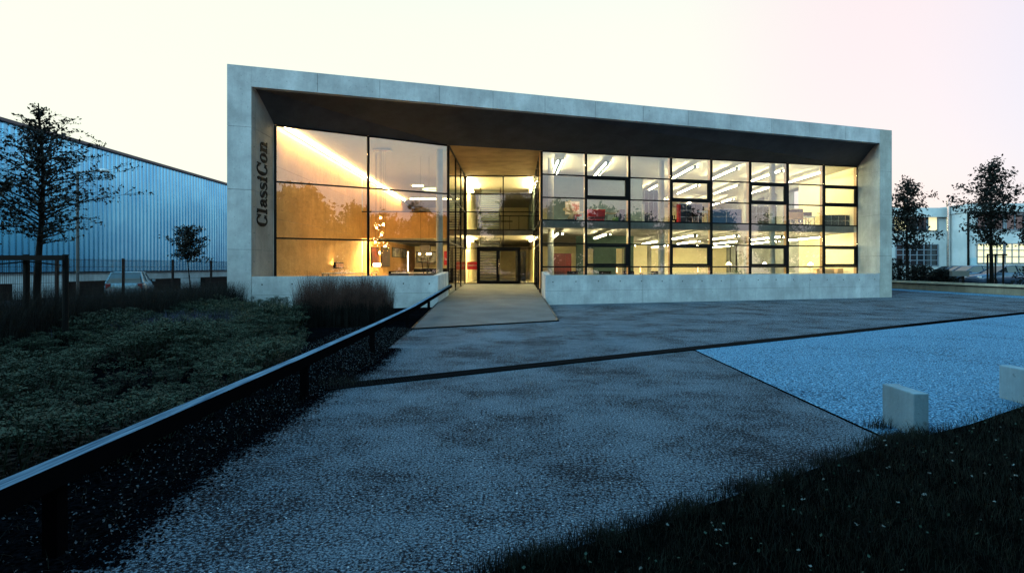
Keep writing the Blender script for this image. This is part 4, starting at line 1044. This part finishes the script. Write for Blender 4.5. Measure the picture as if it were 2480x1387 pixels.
stakes(-9.83, 11.6, 0, 1.5, 1.95, 'black wooden stake frame around the large left tree')
RT = 'trees along the car park verge'
tree('broadleaf_tree', 31.0, 45.6, .45, 3.0, 8.9, 2.3, 3800, .12, 21, 'dark tree beside the right end of the showroom', RT, trunk_r=.13, prof=lambda t: [.9, 1, 1, .95, .9, .75, .62, .5, .45, .3, .2][min(10, int(t*10))], spread=.35)
tree('broadleaf_tree', 31.35, 38, .45, 3.0, 8.8, 2.45, 4300, .11, 27, 'tall dark tree with a stake frame above the parked cars', RT, trunk_r=.13, prof=lambda t: [.55, .85, 1, 1, .95, .85, .7, .5, .4, .3, .2][min(10, int(t*10))], spread=.32)
tree('broadleaf_tree', 35.5, 38.5, .45, 2.4, 6.2, 2.0, 4500, .11, 33, 'dark tree cut by the right edge of the picture', RT, trunk_r=.1, spread=.3)
stakes(31.35, 37.6, .45, 1.1, 2.1, 'black stake frame around the tree above the parked cars')
def shrub(x, y, z0, r, h, n, size, seed, label, group):
    e = T('shrub', (x, y, z0), label, 'shrub', group); rd = random.Random(seed); pts = []; m = MB()
    for i in range(14):
        a = rd.uniform(0, 6.28); m.cyl((x, y, z0), (x+r*.7*math.cos(a), y+r*.7*math.sin(a), z0+h*rd.uniform(.5, .9)), .015, .005, n=4)
    m.build('stem', BARK, e)
    for i in range(n):
        a = rd.uniform(0, 6.28); t = rd.uniform(0, 1); rr = r*math.sqrt(rd.random())*(.75+.3*math.sin(a*3+seed)); pts.append((x+rr*math.cos(a), y+rr*math.sin(a), z0+.1+h*t*math.sqrt(max(.05, 1-(rr/r/1.1)**2))))
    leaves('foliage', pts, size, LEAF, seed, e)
SG = 'dark shrubs on the verge behind the low wall'
for i, (x, y, r, h, lab) in enumerate(((30.9, 50.5, 1.3, 2.6, 'tall dark shrub against the right end of the showroom'), (31.2, 47, 1.3, 1.9, 'dark shrub under the tree beside the showroom'), (31.3, 44.5, 1.2, 1.35, 'low dark shrub right of the tree beside the showroom'), (31.2, 42.2, 1.0, 1.0, 'lowest dark shrub in front of the dark blue car'), (34.0, 37.0, 1.6, 1.6, 'dark shrub at the right picture edge'))):
    shrub(x, y, .45, r, h, 1900, .09, 40+i, lab, SG)
# trees behind the viewer, mirrored in the glass
for i, (x, y, h, r) in enumerate(((27, -18, 10, 4.2), (34, -20, 12, 4.6), (41, -19, 11.5, 4.6), (49, -21, 10.5, 4.8), (58, -20, 12.5, 5.2), (69, -22, 12, 5.5), (82, -20, 11, 6), (98, -21, 12.5, 6.5))):
    tree('broadleaf_tree', x, y, 0, .2, h, r, 5200, .36, 60+i, ['tree', 'tall tree', 'round tree', 'broad tree', 'lower tree', 'full tree', 'small tree', 'bushy tree'][i]+' mirrored in the showroom glass, number %s from the left' % ordn[min(i, 6)], 'trees across the street mirrored in the glass', trunk_r=.2, mat=LEAFR, limbs=34, spread=1.1, prof=lambda t: [.8, 1, 1, 1, .95, .85, .75, .6, .5, .35, .2][min(10, int(t*10))])

for i, (x, y, h, r) in enumerate(((-14.5, -4.5, 12.5, 5.0), (-8.5, -7, 12, 5.2), (0.5, -8.5, 12, 5.0), (9, -7.5, 11, 4.8), (17.5, -6, 10, 4.6))):  # unseen trees added behind the camera to darken the near ground
    tree('broadleaf_tree', x, y, 0, .7, h, r, 7500, .42, 80+i, ['wide', 'tall', 'dense', 'spreading', 'lower'][i]+' unseen tree added behind the viewer to shade the foreground', 'unseen trees added to shade the foreground', trunk_r=.2, mat=LEAFR, limbs=34, spread=1.1, prof=lambda t: [.8, 1, 1, 1, .95, .85, .75, .6, .5, .35, .2][min(10, int(t*10))])

hg = T('hedge', (2, -11.5, 0), 'clipped hedge added behind the viewer to block bright sky in the door glass', 'hedge')  # added to keep the bright horizon out of the door reflection
rq = random.Random(9); leaves('foliage', [(rq.uniform(-14, 18), rq.uniform(-12.3, -10.7), rq.uniform(0, 3.4)) for _ in range(9000)], .17, LEAFR, 9, hg)
# grass blades (vectorised)
def blades(name, X0, Y0, Z0, H, wid, bend, mat, seed, segs=3, mi_fn=None, mats=None):
    n = len(X0); rs = np.random.RandomState(seed); a = rs.uniform(0, 6.283, n); bd_ = bend*rs.uniform(.1, 1, n)*H
    dx, dy = np.cos(a)*bd_, np.sin(a)*bd_; b = rs.uniform(0, 6.283, n); wx, wy = np.cos(b)*wid, np.sin(b)*wid
    V = np.zeros((n, (segs+1)*2, 3), np.float32)
    for k in range(segs+1):
        t = k/segs; w = (1-t*.92); cx = X0+dx*t*t; cy = Y0+dy*t*t; cz = Z0+H*(t-.12*bend*t*t)
        V[:, 2*k] = np.stack([cx-wx*w, cy-wy*w, cz], 1); V[:, 2*k+1] = np.stack([cx+wx*w, cy+wy*w, cz], 1)
    q = np.array([[2*k, 2*k+1, 2*k+3, 2*k+2] for k in range(segs)])
    Fq = (np.arange(n)[:, None, None]*(segs+1)*2+q[None]).reshape(-1, 4)
    mi = None
    if mats: mi = np.tile(np.arange(segs) >= segs-mi_fn, n).astype(int)
    return npmesh(name, V.reshape(-1, 3), Fq, mats or mat, mi)
def inpoly(px, py, poly):
    c = np.zeros(len(px), bool); j = len(poly)-1
    for i in range(len(poly)):
        xi, yi = poly[i]; xj, yj = poly[j]
        c ^= ((yi > py) != (yj > py)) & (px < (xj-xi)*(py-yi)/(yj-yi+1e-9)+xi); j = i
    return c
rs = np.random.RandomState(5)
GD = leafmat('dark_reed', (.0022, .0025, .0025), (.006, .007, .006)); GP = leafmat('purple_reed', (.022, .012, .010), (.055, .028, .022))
# tall dark reed band along the fence
n = 26000; Yg = rs.uniform(7.5, 23.5, n); w_ = rs.uniform(0, 1, n); Xg = -11.55+w_*(2.3-.06*(Yg-7))
Hg = rs.uniform(.85, 1.45, n)*(1-.008*(Yg-8)); 
o = blades('tall_reeds', Xg, Yg, np.zeros(n), Hg, .006, .45, GD, 1); tag(o, 'dark tall reed grass growing along the wire fence', 'reed grass', kind='stuff')
# purple reed clump
n = 9000; Xg = rs.uniform(-6.45, -3.75, n); Yg = rs.uniform(16.0, 19.0, n); k = ((Xg+5.1)/1.4)**2+((Yg-17.5)/1.6)**2 < 1.1; Xg = Xg[k]; Yg = Yg[k]; n = len(Xg)
o = blades('purple_reeds', Xg, Yg, np.zeros(n), rs.uniform(.95, 1.5, n)*(1+.10*np.sin(Xg*5.1)+.08*np.sin(Xg*11.3+Yg*3)), .005, .26, GD, 2, 4, 2, [GD, GP]); tag(o, 'dense clump of purple tipped reed grass before the concrete parapet', 'reed grass', kind='stuff')
# lawn in the foreground
LP = [gr(2480, 985), gr(2350, 1030), gr(2250, 1056), gr(2190, 1060), gr(2120, 1085), gr(1900, 1165), gr(1640, 1250), gr(1400, 1330), gr(1200, 1387), (-.9, 2.2), (-.9, 1.2), (12, 1.2), (14, 7.6)]
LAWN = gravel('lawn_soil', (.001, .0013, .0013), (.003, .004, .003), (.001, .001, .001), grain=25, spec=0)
sheet('lawn', LP, .016, LAWN)
n = 130000; Xg = rs.uniform(-1, 11, n); Yg = rs.uniform(1.3, 8, n); jit = rs.normal(0, .11, (2, n)); k = inpoly(Xg+jit[0], Yg+jit[1], LP) & (np.abs(Xg) < Yg*.95+.6); Xg = Xg[k]; Yg = Yg[k]; n = len(Xg)
GL = leafmat('lawn_grass', (.002, .003, .0025), (.012, .015, .011))
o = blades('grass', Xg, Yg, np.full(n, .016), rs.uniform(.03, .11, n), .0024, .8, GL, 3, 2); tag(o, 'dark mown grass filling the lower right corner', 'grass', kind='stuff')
# mulch crumbs over the path edge, also standing for its fade into shade; grass rim
rq = random.Random(31); ex = []; E0 = LE[1:-2]
for _ in range(26000):
    p_ = E0[rq.randrange(len(E0))]; q_ = abs(rq.gauss(0, .16)); ex.append((p_[0]+q_+rq.uniform(-.05, .05), p_[1]+rq.uniform(-.1, .1), .006))
ex = [p_ for p_ in ex if p_[1] < 15]
o = leaves('edge_litter', ex, .011, simple('dark_litter', (.002, .002, .003), 1, spec=0), 31, None) if False else None
P_ = np.array(ex); n = len(P_); a_ = rs.uniform(0, 6.28, n); s_ = rs.uniform(.005, .016, n); u_ = np.stack([np.cos(a_)*s_, np.sin(a_)*s_, 0*a_], 1); v_ = np.stack([-np.sin(a_)*s_*.7, np.cos(a_)*s_*.7, 0*a_+.003], 1)
o = npmesh('edge_litter', np.stack([P_-u_, P_+v_, P_+u_, P_-v_], 1).reshape(-1, 3), np.arange(4*n).reshape(-1, 4), simple('dark_litter', (.002, .002, .003), 1, spec=0)); tag(o, 'dark crumbs of mulch over the path edge, also fading it into shade', 'litter', kind='stuff')
gx = []; gy = []
for a_, b_ in zip(LP[3:8], LP[4:9]):
    for _ in range(16):
        t = rs.uniform(); cx = a_[0]+(b_[0]-a_[0])*t; cy = a_[1]+(b_[1]-a_[1])*t; s_ = rs.uniform(.03, .10); k_ = int(rs.uniform(20, 120))
        gx.append(rs.normal(cx-.02, s_*1.4, k_)); gy.append(rs.normal(cy, s_*.8, k_))
gx = np.concatenate(gx); gy = np.concatenate(gy); n = len(gx)
o = blades('grass_rim', gx, gy, np.zeros(n), rs.uniform(.03, .14, n), .0028, .8, GL, 44, 2); tag(o, 'ragged dark grass rim creeping over the path', 'grass', kind='stuff')
# tufts at the bollard foot and at drain
tx = []; ty = []
for cx, cy, s, c_ in ((bx+.0, 5.72, .10, 260), (bx+.2, 5.72, .08, 160), (bx-.15, 6.1, .07, 120), (-2.4, 8.35, .25, 260), (3.4, 5.3, .2, 60)):
    tx.append(rs.normal(cx, s, c_)); ty.append(rs.normal(cy, s*.6, c_))
tx = np.concatenate(tx); ty = np.concatenate(ty); n = len(tx)
o = blades('grass_tufts', tx, ty, np.zeros(n), rs.uniform(.05, .2, n), .003, .8, GL, 4, 2); tag(o, 'longer grass tufts at the bollard foot and beside the drain', 'grass', kind='stuff')
# clover leaves and blossoms scattered through the lawn
def scatter(name, n, size, z, mats, mi, seed, label, cat, poly, xr, yr, flat=.5, quads=1, kind='stuff'):
    rs = np.random.RandomState(seed); Xg = rs.uniform(*xr, n); Yg = rs.uniform(*yr, n); k = inpoly(Xg, Yg, poly); Xg = Xg[k]; Yg = Yg[k]; n = len(Xg)
    P = np.stack([Xg, Yg, rs.uniform(*z, n)], 1)
    P = np.repeat(P, quads, 0); 
    if quads > 1: P += rs.normal(0, size*.6, P.shape)*np.array([1, 1, .4])
    n = len(P)
    nrm = rs.normal(size=(n, 3)); nrm[:, 2] = np.abs(nrm[:, 2])/flat; nrm /= np.linalg.norm(nrm, axis=1)[:, None]
    u = np.cross(nrm, rs.normal(size=(n, 3))); u /= np.linalg.norm(u, axis=1)[:, None]; v = np.cross(nrm, u); s = (size*rs.uniform(.5, 1.4, n))[:, None]
    V = np.stack([P-u*s, P+v*s*.8, P+u*s, P-v*s*.8], 1).reshape(-1, 3)
    o = npmesh(name, V, np.arange(4*n).reshape(-1, 4), mats); return tag(o, label, cat, kind=kind)
scatter('clover_leaves', 2600, .010, (.05, .09), leafmat('clover_leaf', (.01, .028, .02), (.03, .06, .045)), 0, 7, 'scattered pale clover leaves in the dark lawn', 'clover', LP, (-1, 11), (1.3, 8))
scatter('clover_blossoms', 420, .007, (.07, .11), simple('clover_white', (.15, .19, .19), .8), 0, 9, 'small white clover blossoms dotted over the lawn', 'clover', LP, (-1, 11), (1.3, 8), quads=7)
# stones on the mulch between rail and path
MULCH = [(-2.6, 15.8), (-4.6, 16), (-4.4, 9), (-4.2, 5), (-5, 2), (-2.4, 2.4)]+[(x+.10, y) for x, y in LE[-3:0:-1]]
scatter('mulch_chips', 11000, .009, (.02, .05), simple('pale_chip', (.04, .055, .07), .8, var=.9, vs=20), 0, 11, 'pale bark chips and pebbles strewn under the handrail', 'mulch', MULCH, (-5, -1.4), (2, 16), flat=.6)
n = 2600; Xg = rs.uniform(-4.3, -2.4, n); Yg = rs.uniform(3, 16, n); k = inpoly(Xg, Yg, MULCH); Xg = Xg[k]; Yg = Yg[k]; n = len(Xg)
o = blades('bed_weeds', Xg, Yg, np.zeros(n), rs.uniform(.03, .14, n), .003, 1.2, GL, 14, 2); tag(o, 'sparse thin weeds in the mulch under the handrail', 'weeds', kind='stuff')

# sedum: umbel heads on branching stems
def sedum_plant(seed):
    rd = random.Random(seed); V = []; Q = []; M = []
    def seg(a, b, w):
        a = Vector(a); b = Vector(b); s = Vector((w, 0, 0)); o = len(V); V.extend([a-s, a+s, b+s, b-s]); Q.append((o, o+1, o+2, o+3)); M.append(0)
        s = Vector((0, w, 0)); o = len(V); V.extend([a-s, a+s, b+s, b-s]); Q.append((o, o+1, o+2, o+3)); M.append(0)
    for h in range(9):
        a = h*2.4+rd.uniform(-.3, .3); r = .05+.17*math.sqrt(h/9); H = .40+rd.uniform(-.07, .05)-r*.35
        base = Vector((r*.25*math.cos(a), r*.25*math.sin(a), .02)); fork = Vector((r*.85*math.cos(a), r*.85*math.sin(a), H-.07)); seg(base, fork, .004)
        hc = Vector((r*math.cos(a), r*math.sin(a), H)); hr_ = rd.uniform(.045, .07)
        for k in range(9):
            b = k*.7+rd.uniform(-.2, .2); rr = hr_*(.35 if k % 3 == 0 else 1)*rd.uniform(.8, 1.1)
            e = hc+Vector((rr*math.cos(b), rr*math.sin(b), -.35*rr*rr/hr_)); seg(fork, e, .0016)
            for j in range(4):
                c = e+Vector((rd.gauss(0, .009), rd.gauss(0, .009), rd.gauss(0, .004))); u = Vector((rd.uniform(-1, 1), rd.uniform(-1, 1), rd.uniform(-.4, .4))).normalized(); v = u.cross(Vector((rd.uniform(-.3, .3), rd.uniform(-.3, .3), 1))).normalized(); s = .0085
                o = len(V); V.extend([c-u*s, c+v*s, c+u*s, c-v*s]); Q.append((o, o+1, o+2, o+3)); M.append(1)
        for k in range(5):
            c = base.lerp(fork, rd.uniform(.2, .85)); b = rd.uniform(0, 6.28); u = Vector((math.cos(b), math.sin(b), .2))*.05; v = Vector((-math.sin(b), math.cos(b), 0))*.018
            o = len(V); V.extend([c, c+u*.5+v, c+u, c+u*.5-v]); Q.append((o, o+1, o+2, o+3)); M.append(2)
    return np.array([tuple(v) for v in V], np.float32), np.array(Q), np.array(M)
protos = [sedum_plant(s) for s in range(6)]
SP = [(-3.2, 3.0), (-3.3, 6.6), (-3.5, 9), (-4.6, 12.9), (-5.8, 15.6), (-6.6, 17), (-6.9, 22.8), (-9.6, 22.2), (-10.8, 21.6), (-9.8, 14), (-8.9, 9.5), (-9, 6), (-8, 3)]
VV = []; QQ = []; MM = []; off_ = 0; rd = random.Random(77)
y = 3.2; cnt = 0
while y < 23:
    x = -10.8
    while x < -3.2:
        xx = x+rd.uniform(-.13, .13); yy_ = y+rd.uniform(-.13, .13)
        # keep bare dark gaps
        gap = math.sin(xx*1.3+yy_*.7)+math.sin(yy_*.9-xx*.5) < -1.72
        if inpoly(np.array([xx]), np.array([yy_]), SP)[0] and abs(xx) < yy_*.93+1 and not gap:
            V, Q, M = protos[rd.randrange(6)]; a = rd.uniform(0, 6.28); s = rd.uniform(.8, 1.2)*(1.1+.34*math.sin(xx*1.9+1)+.28*math.sin(yy_*1.3+xx)); ca, sa = math.cos(a)*s, math.sin(a)*s
            W2 = np.stack([V[:, 0]*ca-V[:, 1]*sa+xx, V[:, 0]*sa+V[:, 1]*ca+yy_, V[:, 2]*s+.012], 1)
            VV.append(W2); QQ.append(Q+off_); MM.append(M); off_ += len(V); cnt += 1
        x += .34
    y += .33
S1 = leafmat('sedum_stem', (.012, .02, .013), (.03, .045, .03)); S2 = leafmat('sedum_head', (.012, .022, .014), (.032, .05, .032)); S3 = leafmat('sedum_leaf', (.0015, .003, .002), (.003, .005, .003))
o = npmesh('sedum_plants', np.concatenate(VV), np.concatenate(QQ), [S1, S2, S3], np.concatenate(MM)); tag(o, 'bed of flat headed green sedum plants left of the handrail', 'sedum', kind='stuff')
print('sedum', cnt)
# bluish catmint patch among the sedum
n = 1100; Xg = rs.normal(-8.6, .7, n); Yg = rs.normal(14.6, 1.0, n)
o = blades('catmint_flowers', Xg, Yg, np.zeros(n), rs.uniform(.35, .62, n), .008, .5, None, 20, 3, 1, [GL, leafmat('catmint_blue', (.025, .03, .06), (.05, .055, .10))]); tag(o, 'patch of bluish flower spikes behind the sedum', 'flowers', kind='stuff')
